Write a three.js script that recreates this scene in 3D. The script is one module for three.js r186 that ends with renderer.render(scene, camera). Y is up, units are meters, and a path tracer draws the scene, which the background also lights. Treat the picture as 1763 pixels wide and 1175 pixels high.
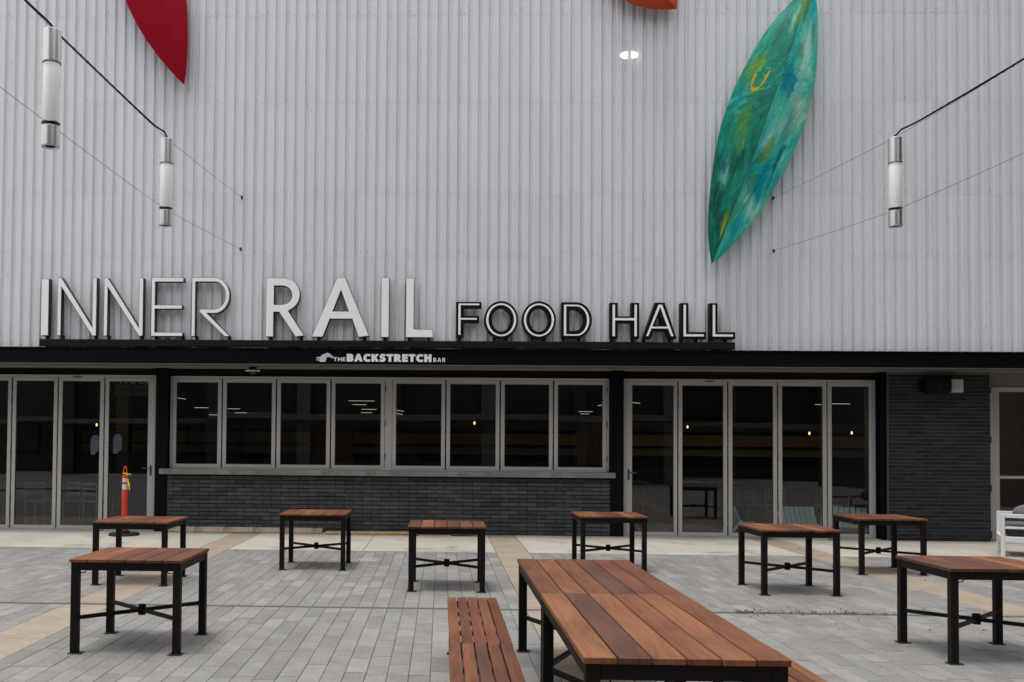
import * as THREE from 'three';
import { mergeGeometries, mergeVertices } from 'three/addons/utils/BufferGeometryUtils.js';
import { FontLoader } from 'three/addons/loaders/FontLoader.js';
import { TextGeometry } from 'three/addons/geometries/TextGeometry.js';
import { RoundedBoxGeometry } from 'three/addons/geometries/RoundedBoxGeometry.js';
import { RectAreaLightUniformsLib } from 'three/addons/lights/RectAreaLightUniformsLib.js';

// ---------------------------------------------------------------- camera, sky, sun, exposure
const scene = new THREE.Scene();
const FOCAL = 1650, PW = 1763, PH = 1175;                       // focal length and frame in pixels of a 3:2 frame
const camera = new THREE.PerspectiveCamera(2 * Math.atan(PH / 2 / FOCAL) * 180 / Math.PI, PW / PH, 0.1, 600);
camera.position.set(0, 1.64, 17.74);
camera.rotation.order = 'YXZ';
camera.rotation.set(0.0275, 0.0314, 0.0085);
camera.setViewOffset(PW, PH, 173.5, -134.5, PW, PH);            // shift lens

const renderer = new THREE.WebGLRenderer({ antialias: true });
renderer.toneMapping = THREE.LinearToneMapping;
renderer.toneMappingExposure = 1.42;
renderer.shadowMap.enabled = true;
renderer.shadowMap.type = THREE.PCFSoftShadowMap;

{ // overcast sky, three times as bright overhead as at the horizon
  const W = 128, H = 64, data = new Float32Array(W * H * 4);
  for (let y = 0; y < H; y++) for (let x = 0; x < W; x++) {
    const up = Math.sin(((y + 0.5) / H - 0.5) * Math.PI), i = (y * W + x) * 4;
    const L = up > 0 ? 0.24 + 1.16 * up : 0.2;
    const c = up > 0 ? [0.99, 1.0, 1.015] : [1, 0.98, 0.95];
    for (let k = 0; k < 3; k++) data[i + k] = L * c[k];
    data[i + 3] = 1;
  }
  const t = new THREE.DataTexture(data, W, H, THREE.RGBAFormat, THREE.FloatType);
  t.mapping = THREE.EquirectangularReflectionMapping; t.magFilter = t.minFilter = THREE.LinearFilter; t.needsUpdate = true;
  scene.background = t; scene.environment = t;
}
const sun = new THREE.DirectionalLight(new THREE.Color(1, 0.96, 0.9), 1.45);
sun.position.set(-5, 30, 8); sun.target.position.set(0, 0, 4);
sun.castShadow = true; sun.shadow.radius = 32; sun.shadow.mapSize.set(2048, 2048);
Object.assign(sun.shadow.camera, { left: -20, right: 20, top: 20, bottom: -20, near: 1, far: 80 });
scene.add(sun, sun.target);
RectAreaLightUniformsLib.init();

// ---------------------------------------------------------------- helpers
let seed = 20240611;
const rnd = () => { seed = (seed + 0x6d2b79f5) | 0; let t = Math.imul(seed ^ (seed >>> 15), 1 | seed); t = (t + Math.imul(t ^ (t >>> 7), 61 | t)) ^ t; return ((t ^ (t >>> 14)) >>> 0) / 4294967296; };
const rr = (a, b) => a + (b - a) * rnd();
const pick = (a) => a[Math.floor(rnd() * a.length)];
const used = new Map();
const numbered = (n) => { const k = used.get(n) ?? 0; used.set(n, k + 1); return k ? `${n}_${String(k).padStart(3, '0')}` : n; };
function shade(o) { o.traverse((m) => { if (m.isMesh) { m.castShadow = true; m.receiveShadow = true; } }); return o; }
function add(parent, name, geo, material, pos, rot) {           // a mesh as a part of parent
  const m = new THREE.Mesh(geo, material); m.name = parent === scene ? numbered(name) : name;
  if (pos) m.position.set(...pos);
  if (rot) m.rotation.set(...rot);
  m.castShadow = m.receiveShadow = true; parent.add(m); return m;
}
function base(name, pos = [0, 0, 0], turn = 0) { const g = new THREE.Group(); g.name = numbered(name); g.position.set(...pos); g.rotation.y = turn; scene.add(g); return g; }
function tag(o, label, category, group, kind) { o.userData = {}; if (label) o.userData.label = label; if (category) o.userData.category = category; if (group) o.userData.group = group; if (kind) o.userData.kind = kind; return o; }
const structure = (o) => { o.userData.kind = 'structure'; return o; };

// box with chamfered edges, 44 triangles, uv in metres (u0, v0 shift the pattern)
const boxes = new Map();
function cbox(w, h, d, c = 0.003, u0 = 0, v0 = 0) {
  const key = [w, h, d, c, u0, v0].map((x) => x.toFixed(4)).join();
  if (boxes.has(key)) return boxes.get(key);
  const X = w / 2, Y = h / 2, Z = d / 2, P = [], N = [], U = [], A = [X, Y, Z];
  const quad = (pts) => {
    const a = new THREE.Vector3(...pts[0]), b = new THREE.Vector3(...pts[1]), e = new THREE.Vector3(...pts[2]);
    const n = b.clone().sub(a).cross(e.clone().sub(a)).normalize();
    const mid = pts.reduce((s, p) => s.add(new THREE.Vector3(...p)), new THREE.Vector3());
    if (n.dot(mid) < 0) { pts = pts.slice().reverse(); n.negate(); }
    const tri = pts.length === 4 ? [0, 1, 2, 0, 2, 3] : [0, 1, 2];
    const ax = Math.abs(n.x), ay = Math.abs(n.y), az = Math.abs(n.z);
    for (const i of tri) {
      const p = pts[i]; P.push(...p); N.push(n.x, n.y, n.z);
      if (ay >= ax && ay >= az) U.push(p[0] + u0, p[2] + v0); else if (az >= ax) U.push(p[0] + u0, p[1] + v0); else U.push(p[1] + u0, p[2] + v0);
    }
  };
  for (let a = 0; a < 3; a++) for (const s of [-1, 1]) {          // faces
    const b = (a + 1) % 3, e = (a + 2) % 3;
    quad([[1, 1], [1, -1], [-1, -1], [-1, 1]].map(([i, j]) => { const p = []; p[a] = s * A[a]; p[b] = i * (A[b] - c); p[e] = j * (A[e] - c); return p; }));
  }
  if (c > 0) {
    for (let a = 0; a < 3; a++) { const b = (a + 1) % 3, e = (a + 2) % 3;
      for (const i of [-1, 1]) for (const j of [-1, 1]) {         // edges, corners once
        const at = (t, q, r) => { const p = []; p[a] = t * (A[a] - c); p[b] = q; p[e] = r; return p; };
        quad([at(1, i * A[b], j * (A[e] - c)), at(-1, i * A[b], j * (A[e] - c)), at(-1, i * (A[b] - c), j * A[e]), at(1, i * (A[b] - c), j * A[e])]);
      } }
    for (const i of [-1, 1]) for (const j of [-1, 1]) for (const k of [-1, 1])
      quad([[i * X, j * (Y - c), k * (Z - c)], [i * (X - c), j * Y, k * (Z - c)], [i * (X - c), j * (Y - c), k * Z]]);
  }
  const g = new THREE.BufferGeometry();
  g.setAttribute('position', new THREE.Float32BufferAttribute(P, 3)); g.setAttribute('normal', new THREE.Float32BufferAttribute(N, 3)); g.setAttribute('uv', new THREE.Float32BufferAttribute(U, 2));
  boxes.set(key, g); return g;
}
const at = (g, x, y, z, ry = 0, rx = 0, rz = 0) => { const q = g.clone(); if (q.index) { const n = q.toNonIndexed(); return at(n, x, y, z, ry, rx, rz); } if (rx) q.rotateX(rx); if (rz) q.rotateZ(rz); if (ry) q.rotateY(ry); q.translate(x, y, z); return q; };
const box = (x0, x1, y0, y1, z0, z1, c = 0.002) => at(cbox(x1 - x0, y1 - y0, z1 - z0, c), (x0 + x1) / 2, (y0 + y1) / 2, (z0 + z1) / 2);
const merge = (list) => mergeGeometries(list.map((g) => { g = g.index ? g.toNonIndexed() : g; for (const k of Object.keys(g.attributes)) if (!['position', 'normal', 'uv'].includes(k)) g.deleteAttribute(k); return g; }));
function bar(a, b, w, h = w) {                                    // square bar between two points
  const A = new THREE.Vector3(...a), B = new THREE.Vector3(...b), L = A.distanceTo(B), g = cbox(w, h, L, Math.min(w, h) * 0.08).clone();
  const m = new THREE.Matrix4().lookAt(B, A, new THREE.Vector3(0, 1, 0)); g.applyMatrix4(m); const mid = A.add(B).multiplyScalar(0.5); g.translate(mid.x, mid.y, mid.z); return g;
}
function rod(a, b, r, seg = 8) {
  const A = new THREE.Vector3(...a), B = new THREE.Vector3(...b), g = new THREE.CylinderGeometry(r, r, A.distanceTo(B), seg);
  g.applyQuaternion(new THREE.Quaternion().setFromUnitVectors(new THREE.Vector3(0, 1, 0), B.clone().sub(A).normalize())); const m = A.add(B).multiplyScalar(0.5); g.translate(m.x, m.y, m.z); return g.toNonIndexed();
}
const lathe = (pts, seg = 28) => new THREE.LatheGeometry(pts.map((p) => new THREE.Vector2(...p)), seg);

// ---------------------------------------------------------------- textures
const hash = (x, y, s) => { let h = Math.imul(x, 374761393) ^ Math.imul(y, 668265263) ^ Math.imul(s, 1274126177); h = Math.imul(h ^ (h >>> 13), 1274126177); return ((h ^ (h >>> 16)) >>> 0) / 4294967296; };
function vnoise(x, y, px, py, s) {                               // value noise that tiles at px, py
  const x0 = Math.floor(x), y0 = Math.floor(y), fx = x - x0, fy = y - y0, u = fx * fx * (3 - 2 * fx), v = fy * fy * (3 - 2 * fy), m = (a, p) => ((a % p) + p) % p;
  const h = (i, j) => hash(m(x0 + i, px), m(y0 + j, py), s);
  return (h(0, 0) * (1 - u) + h(1, 0) * u) * (1 - v) + (h(0, 1) * (1 - u) + h(1, 1) * u) * v;
}
function fbm(u, v, fx, fy, oct, s) { let a = 0.5, t = 0, n = 0; for (let i = 0; i < oct; i++) { t += a * vnoise(u * fx, v * fy, fx, fy, s + i); n += a; a *= 0.5; fx *= 2; fy *= 2; } return t / n; }
function tex(W, H, fn, srgb, sx = 1, sy = 1) {                    // fn(u, v) -> grey or [r, g, b] in 0..1; the tile is sx by sy metres
  const d = new Uint8Array(W * H * 4);
  for (let y = 0; y < H; y++) for (let x = 0; x < W; x++) { const r = fn((x + 0.5) / W, (y + 0.5) / H), i = (y * W + x) * 4; for (let k = 0; k < 3; k++) d[i + k] = Math.max(0, Math.min(255, 255 * (Array.isArray(r) ? r[k] : r))); d[i + 3] = 255; }
  const t = new THREE.DataTexture(d, W, H); t.wrapS = t.wrapT = THREE.RepeatWrapping; t.magFilter = THREE.LinearFilter; t.minFilter = THREE.LinearMipmapLinearFilter; t.generateMipmaps = true;
  if (srgb) t.colorSpace = THREE.SRGBColorSpace;
  t.repeat.set(1 / sx, 1 / sy); t.needsUpdate = true; return t;
}
const again = (t, sx, sy) => { const c = t.clone(); c.repeat.set(1 / sx, 1 / sy); c.needsUpdate = true; return c; };
const grit = tex(512, 512, (u, v) => { const f = fbm(u, v, 160, 160, 2, 3), m = fbm(u, v, 6, 6, 4, 9); return 0.86 + 0.6 * (f - 0.5) + 0.34 * (m - 0.5) + 0.9 * Math.max(0, fbm(u, v, 5, 5, 3, 15) - 0.62); }, false, 0.9, 0.9);
const gritBump = tex(512, 512, (u, v) => fbm(u, v, 180, 180, 2, 21), false, 0.9, 0.9);
const blotch = tex(512, 512, (u, v) => { const m = fbm(u, v, 4, 4, 5, 31), f = fbm(u, v, 128, 128, 2, 37), s = Math.max(0, fbm(u, v, 9, 9, 3, 41) - 0.62) * 1.4; return 0.86 + 0.34 * (m - 0.5) + 0.14 * (f - 0.5) - s; }, false, 3.1, 3.1);
const grain = tex(512, 1024, (u, v) => {
  const w = fbm(u, v, 3, 2, 3, 51) * 0.16, a = fbm(u + w, v, 46, 3, 3, 55), b = fbm(u + w, v, 150, 12, 2, 59), p = fbm(u, v, 220, 40, 1, 63) > 0.82 ? -0.12 : 0, g = fbm(u, v, 3, 2, 3, 67);
  const k = 0.88 + 0.62 * (a - 0.5) + 0.34 * (b - 0.5) + p + 0.75 * (g - 0.5); return [k * 1.0, k * 0.98 + 0.03 * (g - 0.5), k * 0.95 + 0.05 * (g - 0.5)];
}, false, 0.55, 1.3);
const grainBump = tex(256, 512, (u, v) => fbm(u, v, 100, 6, 2, 71), false, 0.3, 0.9);
const metalDirt = tex(256, 1024, (u, v) => 0.96 + 0.07 * (fbm(u, v, 60, 3, 3, 81) - 0.5) + 0.07 * (fbm(u, v, 5, 7, 4, 87) - 0.5), false, 2.3, 5.7);
const brickTex = tex(256, 256, (u, v) => 0.85 + 0.5 * (fbm(u, v, 10, 24, 4, 91) - 0.5), false, 0.61, 0.37);
const brush = tex(256, 256, (u, v) => 0.5 + 0.5 * (fbm(u, v, 3, 120, 2, 101) - 0.5), false, 0.2, 0.2);
const weave = tex(128, 128, (u, v) => 0.5 + 0.25 * Math.sin(u * 64 * Math.PI) + 0.25 * Math.sin(v * 64 * Math.PI), false, 0.05, 0.05);

// ---------------------------------------------------------------- materials (linear base colours)
const lin = (r, g, b) => new THREE.Color().setRGB(r, g, b);
const std = (c, roughness, o = {}) => new THREE.MeshStandardMaterial({ color: lin(...c), roughness, ...o });
const matt = (c, roughness, spec, o = {}) => new THREE.MeshPhysicalMaterial({ color: lin(...c), roughness, specularIntensity: spec, ...o });   // dull coatings
const M = {
  paver: [[0.238, 0.231, 0.222], [0.226, 0.220, 0.212], [0.254, 0.247, 0.237], [0.208, 0.203, 0.196], [0.242, 0.227, 0.216], [0.234, 0.231, 0.226], [0.276, 0.268, 0.256], [0.216, 0.203, 0.195]].map((c) => std(c, 0.88, { map: grit, bumpMap: gritBump, bumpScale: 0.0016 })),
  joint: std([0.085, 0.08, 0.074], 0.95, { map: grit }),
  farPaving: std([0.24, 0.235, 0.228], 0.9, { map: again(blotch, 6.3, 6.3) }),
  concrete: [[0.46, 0.428, 0.373], [0.442, 0.414, 0.362], [0.477, 0.442, 0.386]].map((c) => std(c, 0.85, { map: blotch, bumpMap: gritBump, bumpScale: 0.0008 })),
  tan: [[0.33, 0.268, 0.205], [0.318, 0.258, 0.198], [0.342, 0.279, 0.213]].map((c) => std(c, 0.9, { map: grit, bumpMap: gritBump, bumpScale: 0.0016 })),
  wood: [[0.178, 0.064, 0.028], [0.150, 0.051, 0.023], [0.205, 0.076, 0.033], [0.112, 0.046, 0.028], [0.245, 0.098, 0.042], [0.166, 0.052, 0.026]].map((c) => matt(c, 0.55, 0.55, { map: grain, bumpMap: grainBump, bumpScale: 0.0006 })),
  blackMetal: matt([0.0095, 0.0075, 0.0068], 0.5, 0.32),
  footMetal: matt([0.022, 0.02, 0.018], 0.5, 0.5),
  beam: matt([0.0042, 0.0045, 0.005], 0.45, 0.16),
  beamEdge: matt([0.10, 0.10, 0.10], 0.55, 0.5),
  signBar: matt([0.011, 0.011, 0.0115], 0.45, 0.25),
  sheet: [[0.745, 0.758, 0.80], [0.735, 0.748, 0.79], [0.755, 0.768, 0.808]].map((c) => std(c, 0.3, { map: metalDirt, metalness: 0.0 })),
  backing: std([0.3, 0.3, 0.3], 0.9),
  screw: std([0.36, 0.36, 0.37], 0.4, { metalness: 0.6 }),
  alu: matt([0.46, 0.45, 0.445], 0.42, 0.7),
  aluDark: std([0.05, 0.05, 0.05], 0.6),
  steel: std([0.78, 0.775, 0.765], 0.34, { metalness: 1, bumpMap: brush, bumpScale: 0.0002 }),
  steelDark: std([0.1, 0.1, 0.1], 0.4, { metalness: 0.7 }),
  brick: [[0.074, 0.079, 0.090], [0.063, 0.068, 0.077], [0.088, 0.093, 0.103], [0.068, 0.071, 0.076], [0.080, 0.087, 0.100], [0.053, 0.057, 0.064]].map((c) => matt(c, 0.75, 0.35, { map: brickTex, bumpMap: gritBump, bumpScale: 0.001 })),
  mortar: matt([0.008, 0.008, 0.0085], 0.95, 0.1),
  pierBrick: [[0.034, 0.0342, 0.0345], [0.027, 0.0275, 0.028], [0.042, 0.042, 0.0425]].map((c) => matt(c, 0.75, 0.25, { map: brickTex })),
  pierMortar: matt([0.13, 0.13, 0.127], 0.95, 0.1),
  sill: std([0.26, 0.248, 0.225], 0.85, { map: again(blotch, 1.7, 1.7), bumpMap: gritBump, bumpScale: 0.001 }),
  soffit: std([0.20, 0.185, 0.165], 0.8), header: matt([0.009, 0.0095, 0.009], 0.6, 0.15),
  glass: new THREE.MeshPhysicalMaterial({ color: lin(0.62, 0.68, 0.66), roughness: 0, transmission: 1, thickness: 0, ior: 1.75, specularIntensity: 1 }),
  white: matt([0.89, 0.905, 0.90], 0.45, 0.5), vinyl: matt([0.88, 0.88, 0.88], 0.5, 0.5), letterSide: matt([0.042, 0.042, 0.045], 0.5, 0.4), letterBlack: matt([0.0075, 0.008, 0.008], 0.45, 0.2),
  tube: new THREE.MeshPhysicalMaterial({ color: lin(0.93, 0.93, 0.92), roughness: 0.28, clearcoat: 0.4, clearcoatRoughness: 0.1 }),
  cable: matt([0.008, 0.008, 0.0085], 0.6, 0.25), wire: std([0.09, 0.09, 0.095], 0.45, { metalness: 0.6 }),
  orange: matt([0.60, 0.05, 0.026], 0.5, 0.6), reflect: std([0.62, 0.61, 0.58], 0.35), rubber: matt([0.014, 0.015, 0.017], 0.75, 0.4), tape: std([0.75, 0.62, 0.03], 0.45),
  ply: [[0.60, 0.43, 0.26], [0.54, 0.38, 0.22]].map((c) => std(c, 0.75, { map: grain })), oldPly: std([0.46, 0.37, 0.275], 0.85, { map: grain }),
  cushion: std([0.045, 0.046, 0.054], 0.95, { bumpMap: weave, bumpScale: 0.0006 }), pillow: std([0.15, 0.15, 0.172], 0.95, { bumpMap: weave, bumpScale: 0.0006 }),
  chairWhite: std([0.74, 0.74, 0.74], 0.4),
  red: matt([0.33, 0.003, 0.016], 0.42, 0.16),
  orangePaint: matt([0.52, 0.07, 0.028], 0.42, 0.25),
  leaf: [[0.075, 0.036, 0.02], [0.12, 0.058, 0.028], [0.045, 0.026, 0.018]].map((c) => std(c, 0.9)),
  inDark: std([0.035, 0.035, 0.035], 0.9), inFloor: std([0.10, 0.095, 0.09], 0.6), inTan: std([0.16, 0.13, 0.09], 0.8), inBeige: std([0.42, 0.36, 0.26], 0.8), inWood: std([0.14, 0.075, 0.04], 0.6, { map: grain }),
  seafoam: std([0.62, 0.76, 0.71], 0.5), inChair: std([0.22, 0.23, 0.23], 0.5),
  farBrick: std([0.062, 0.064, 0.068], 0.9, { map: again(brickTex, 3, 2) }), farGlass: std([0.03, 0.035, 0.04], 0.15), farTrim: std([0.20, 0.205, 0.21], 0.8),
};

// ---------------------------------------------------------------- ground
const Z0 = -0.14;                                                // line of the doors
structure(add(scene, 'ground', at(new THREE.PlaneGeometry(600, 600).rotateX(-Math.PI / 2), 0, -0.05, 0), M.farPaving));
{ // far end of the plaza behind the paving that is laid piece by piece
  const g = new THREE.PlaneGeometry(90, 46).rotateX(-Math.PI / 2); const uv = g.attributes.uv; for (let i = 0; i < uv.count; i++) uv.setXY(i, uv.getX(i) * 90, uv.getY(i) * 46);
  structure(add(scene, 'plaza', at(g, 0, -0.006, 15.2 + 23), M.farPaving));
}
const CONC = 2.86, DRAIN = [7.99, 8.10], PAVE_END = 15.2, BANDS = [[-3.80, -3.30], [0.86, 1.37], [5.60, 6.12]];
const paving = structure(add(scene, 'paving', box(-11.5, 13, -0.04, -0.012, CONC, PAVE_END), M.joint));
{
  const inFrame = new THREE.Vector3(), list = [];
  camera.updateMatrixWorld(); camera.updateProjectionMatrix();
  const widths = [];
  const spans = [[-11.5, BANDS[0][0]], [BANDS[0][1], BANDS[1][0]], [BANDS[1][1], BANDS[2][0]], [BANDS[2][1], 13]];
  for (const [a, b] of spans) {
    const n = Math.round((b - a) / 0.152), w = (b - a) / n;
    for (let i = 0; i < n; i++) for (const [z0, z1] of [[CONC, DRAIN[0]], [DRAIN[1], PAVE_END]]) {
      let z = z0 - rr(0, 0.3) * (z0 === CONC ? 0.2 : 1), first = true;
      while (z < z1 - 0.02) {
        let L = pick([0.305, 0.457, 0.457, 0.61, 0.457]); let s = Math.max(z, z0), e = z + L; if (z1 - e < 0.12) e = z1;
        if (e - s > 0.03) list.push([a + w * (i + 0.5), (s + e) / 2, w, e - s]);
        z = e;
      }
    }
  }
  for (const p of list) { inFrame.set(p[0], 0, p[1]).project(camera); p[4] = Math.abs(inFrame.x) < 1.02 && Math.abs(inFrame.y) < 1.03 ? p[1] : -1; }
  list.sort((p, q) => q[4] - p[4]);
  const rest = M.paver.map(() => []);
  list.forEach(([x, z, w, L], i) => {
    const k = Math.floor(Math.pow(rnd(), 1.15) * M.paver.length), g = cbox(w - 0.0035, 0.03, L - 0.0085, 0.003, Math.round(rr(0, 30)) * 0.03, Math.round(rr(0, 30)) * 0.03), y = -0.015 + rr(-0.0012, 0.0012);
    if (i < 300) add(paving, 'paver', g, M.paver[k], [x, y, z], [rr(-0.0015, 0.0015), 0, rr(-0.004, 0.004)]);
    else rest[k].push(at(g, x, y, z, 0, rr(-0.0015, 0.0015), rr(-0.004, 0.004)));
  });
  rest.forEach((r, k) => { if (r.length) add(paving, 'paver_field', merge(r), M.paver[k]).userData.kind = 'stuff'; });
}
const walkway = structure(add(scene, 'concrete_walkway', box(-11.5, 13, -0.04, -0.012, -0.6, CONC), M.joint));
{
  const xs = [-11.5, -7.4, BANDS[0][0], BANDS[0][1], -1.2, BANDS[1][0], BANDS[1][1], 3.5, BANDS[2][0], BANDS[2][1], 8.4, 13];
  for (let i = 0; i + 1 < xs.length; i++) { if (BANDS.some((b) => b[0] === xs[i])) continue; add(walkway, 'slab', box(xs[i] + 0.003, xs[i + 1] - 0.003, -0.03, 0.001, -0.6, CONC - 0.002, 0.004), pick(M.concrete)); }
}
for (const [a, b] of BANDS) {
  const band = structure(add(scene, 'concrete_band', box(a, b, -0.05, -0.013, -0.6, 16.5), M.joint));
  const zs = [-0.6, CONC, 4.6, 6.3, DRAIN[0], DRAIN[1], 9.8, 11.5, 13.2, 14.9, 16.5];
  for (let i = 0; i + 1 < zs.length; i++) if (zs[i] !== DRAIN[0]) add(band, 'slab', box(a + 0.004, b - 0.004, -0.03, 0.0005, zs[i] + 0.003, zs[i + 1] - 0.003, 0.004), pick(M.tan));
}
{ // trench drain across the plaza
  const d = base('trench_drain', [0, 0, (DRAIN[0] + DRAIN[1]) / 2]);
  tag(d, 'narrow grey metal slot drain running across the paving between the tables', 'drain');
  add(d, 'channel', box(-11.5, 13, -0.0105, -0.0085, -0.05, 0.05, 0), M.steelDark);
  for (const s of [-1, 1]) add(d, 'rail', box(-11.5, 13, -0.0085, -0.001, s * 0.0475 - 0.006, s * 0.0475 + 0.006, 0.001), std([0.17, 0.17, 0.168], 0.5));
  const g = []; for (let x = -11.4; x < 13; x += 0.0165) g.push(at(cbox(0.0075, 0.006, 0.083, 0), x, -0.0055, 0));
  add(d, 'grate', merge(g), std([0.15, 0.15, 0.147], 0.5)).userData.kind = 'stuff';
}
for (const [x, z, w, l, label] of [[-1.03, 3.95, 0.26, 0.22, 'small grey access cover in the paving beside the second table from the left'], [0.975, 6.32, 0.15, 0.17, 'small grey access cover in the tan band behind the long table']]) {
  const c = base('access_cover', [x, 0, z]); tag(c, label, 'cover');
  add(c, 'cover_frame', merge([box(-w / 2, w / 2, -0.004, 0.003, -l / 2, -l / 2 + 0.015), box(-w / 2, w / 2, -0.004, 0.003, l / 2 - 0.015, l / 2), box(-w / 2, -w / 2 + 0.015, -0.004, 0.003, -l / 2 + 0.015, l / 2 - 0.015), box(w / 2 - 0.015, w / 2, -0.004, 0.003, -l / 2 + 0.015, l / 2 - 0.015)]), M.screw);
  add(c, 'lid', box(-w / 2 + 0.017, w / 2 - 0.017, -0.004, 0.002, -l / 2 + 0.017, l / 2 - 0.017), std([0.2, 0.2, 0.195], 0.6));
  add(c, 'keyhole', box(w / 2 - 0.06, w / 2 - 0.03, 0.002, 0.004, -0.03, 0.03, 0), M.cable);
}

// ---------------------------------------------------------------- the food hall building
const hall = base('food_hall');
tag(hall, 'food hall with white ribbed metal upper wall, black beam, folding glass doors and dark brick', 'building');
const TOP = 11.6, SID = 0.70, X0 = -11.5, X1 = 13;
{ // ribbed metal cladding
  const siding = add(hall, 'siding', box(X0, X1, 3.39, TOP, 0.2, SID - 0.012, 0), M.backing);
  const p = 0.1829, d = 0.046;
  const prof = [], unit = [[0, 0.94], [0.03, 1], [0.26, 0.985], [0.49, 1], [0.52, 0.94], [0.61, 0.06], [0.64, 0], [0.88, 0], [0.91, 0.06]];
  for (let i = 0; i < 5; i++) for (const [a, b] of unit) prof.push([(i + a) * p, b * d]);
  prof.push([5 * p, 0.94 * d], [5.03 * p, d], [5.3 * p, 0.985 * d]);
  const sheet = (h, u0, v0) => {
    const P = [], U = []; const slope = 0.0016;
    for (let i = 0; i + 1 < prof.length; i++) { const [xa, za] = prof[i], [xb, zb] = prof[i + 1], q = [[xa, 0, za + slope], [xb, 0, zb + slope], [xb, h, zb], [xa, h, za]]; for (const k of [0, 1, 2, 0, 2, 3]) { P.push(...q[k]); U.push(q[k][0] + u0, q[k][1] + v0); } }
    const g = new THREE.BufferGeometry(); g.setAttribute('position', new THREE.Float32BufferAttribute(P, 3)); g.setAttribute('uv', new THREE.Float32BufferAttribute(U, 2)); g.computeVertexNormals(); return g;
  };
  const rows = [[3.362, 5.06], [5.00, 6.19], [6.13, 7.84], [7.78, 9.43], [9.37, TOP]], cols = 27;
  rows.forEach(([a, b], r) => { for (let c = 0; c < cols; c++) { const x = X0 + 0.13 + (c - 0.2) * 5 * p; add(siding, 'siding_sheet', sheet(b - a, Math.round(rr(0, 20)) * 0.37, Math.round(rr(0, 20)) * 0.53), pick(M.sheet), [x, a, SID - 0.004 + (c % 2) * 0.0012]); } });
  const s = [], head = new THREE.CylinderGeometry(0.007, 0.007, 0.006, 6).rotateX(Math.PI / 2).toNonIndexed();
  for (let c = 0; c < cols; c++) {
    const x = X0 + 0.13 + (c - 0.2) * 5 * p;
    for (const y of [3.43, 5.09, 6.22, 7.87, 9.46]) for (let k = 0; k < 5; k += 2) s.push(at(head, x + k * p + 0.139 + rr(-0.004, 0.004), y + rr(-0.006, 0.006), SID + 0.007));
    for (let y = 3.8; y < TOP; y += 0.43) s.push(at(head, x + 0.03, y + rr(-0.02, 0.02), SID + d + 0.001));
  }
  add(siding, 'screw', merge(s), M.screw).userData.kind = 'stuff';
}
{ // black edge beam and the ceiling strip under it
  const beam = add(hall, 'edge_beam', merge([box(X0, X1, 3.061, 3.328, 0.60, 0.86, 0.001), box(X0, X1, 3.328, 3.344, 0.45, 0.895, 0.001)]), M.beam);
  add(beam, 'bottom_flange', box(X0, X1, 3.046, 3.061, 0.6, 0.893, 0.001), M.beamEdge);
  for (const x of [-5.13, 2.28, 8.97]) add(beam, 'splice_plate', box(x - 0.13, x + 0.13, 3.068, 3.321, 0.86, 0.866, 0.001), M.beam);
  const soffit = add(hall, 'soffit', box(X0, X1, 3.066, 3.17, -0.3, 0.598, 0.001), M.soffit);
  const xs = [X0]; for (let x = -9.2; x < X1; x += 1.22) xs.push(x); xs.push(X1);
  for (let i = 0; i + 1 < xs.length; i++) add(soffit, 'soffit_panel', box(xs[i] + 0.004, xs[i + 1] - 0.004, 3.0515, 3.0655, -0.168, 0.596, 0.002), M.soffit);
  add(hall, 'header', box(X0, 9.9, 2.926, 3.051, -0.3, -0.172, 0.001), M.header);
}
for (const [a, b, f] of [[-5.338, -5.102, 0.012], [3.113, 3.357, 0.012], [7.985, 8.075, 0.1]]) add(hall, 'steel_post', merge([box(a, b, 0, 3.05, f - 0.012, f, 0.002), box(a, b, 0, 3.05, -0.26, -0.248, 0.002), box((a + b) / 2 - 0.008, (a + b) / 2 + 0.008, 0, 3.05, -0.248, f - 0.012, 0.001)]), M.beam);

const hingeGeo = merge([0, 1, 2].map((i) => at(new THREE.CylinderGeometry(0.011, 0.011, 0.034, 8), 0, (i - 1) * 0.037, 0)));
function leaf(x0, x1, y0, y1, left, right, top, bottom, name) {     // framed glass leaf of a folding door or window
  const z0 = Z0 - 0.055, z1 = Z0;
  const f = add(hall, name, merge([box(x0, x0 + left, y0, y1, z0, z1), box(x1 - right, x1, y0, y1, z0, z1), box(x0 + left, x1 - right, y0, y0 + bottom, z0, z1 - 0.0015), box(x0 + left, x1 - right, y1 - top, y1, z0, z1 - 0.0015)]), M.alu);
  add(f, 'bead', merge([box(x0 + left, x0 + left + 0.008, y0 + bottom, y1 - top, z0 + 0.02, z1 - 0.012, 0), box(x1 - right - 0.008, x1 - right, y0 + bottom, y1 - top, z0 + 0.02, z1 - 0.012, 0), box(x0 + left + 0.008, x1 - right - 0.008, y0 + bottom, y0 + bottom + 0.008, z0 + 0.02, z1 - 0.013, 0), box(x0 + left + 0.008, x1 - right - 0.008, y1 - top - 0.008, y1 - top, z0 + 0.02, z1 - 0.013, 0)]), M.aluDark);
  const q = add(f, 'glass_pane', new THREE.PlaneGeometry(x1 - x0 - left - right - 0.002, y1 - y0 - top - bottom - 0.002), M.glass, [(x0 + left + x1 - right) / 2, (y0 + bottom + y1 - top) / 2, Z0 - 0.03]);
  q.rotation.set(rr(-0.0012, 0.0012), rr(-0.0018, 0.0018), 0);
  return f;
}
const hinge = (f, x, ys) => { for (const y of ys) add(f, 'hinge', hingeGeo, M.steelDark, [x, y, Z0 + 0.004]); };
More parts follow.
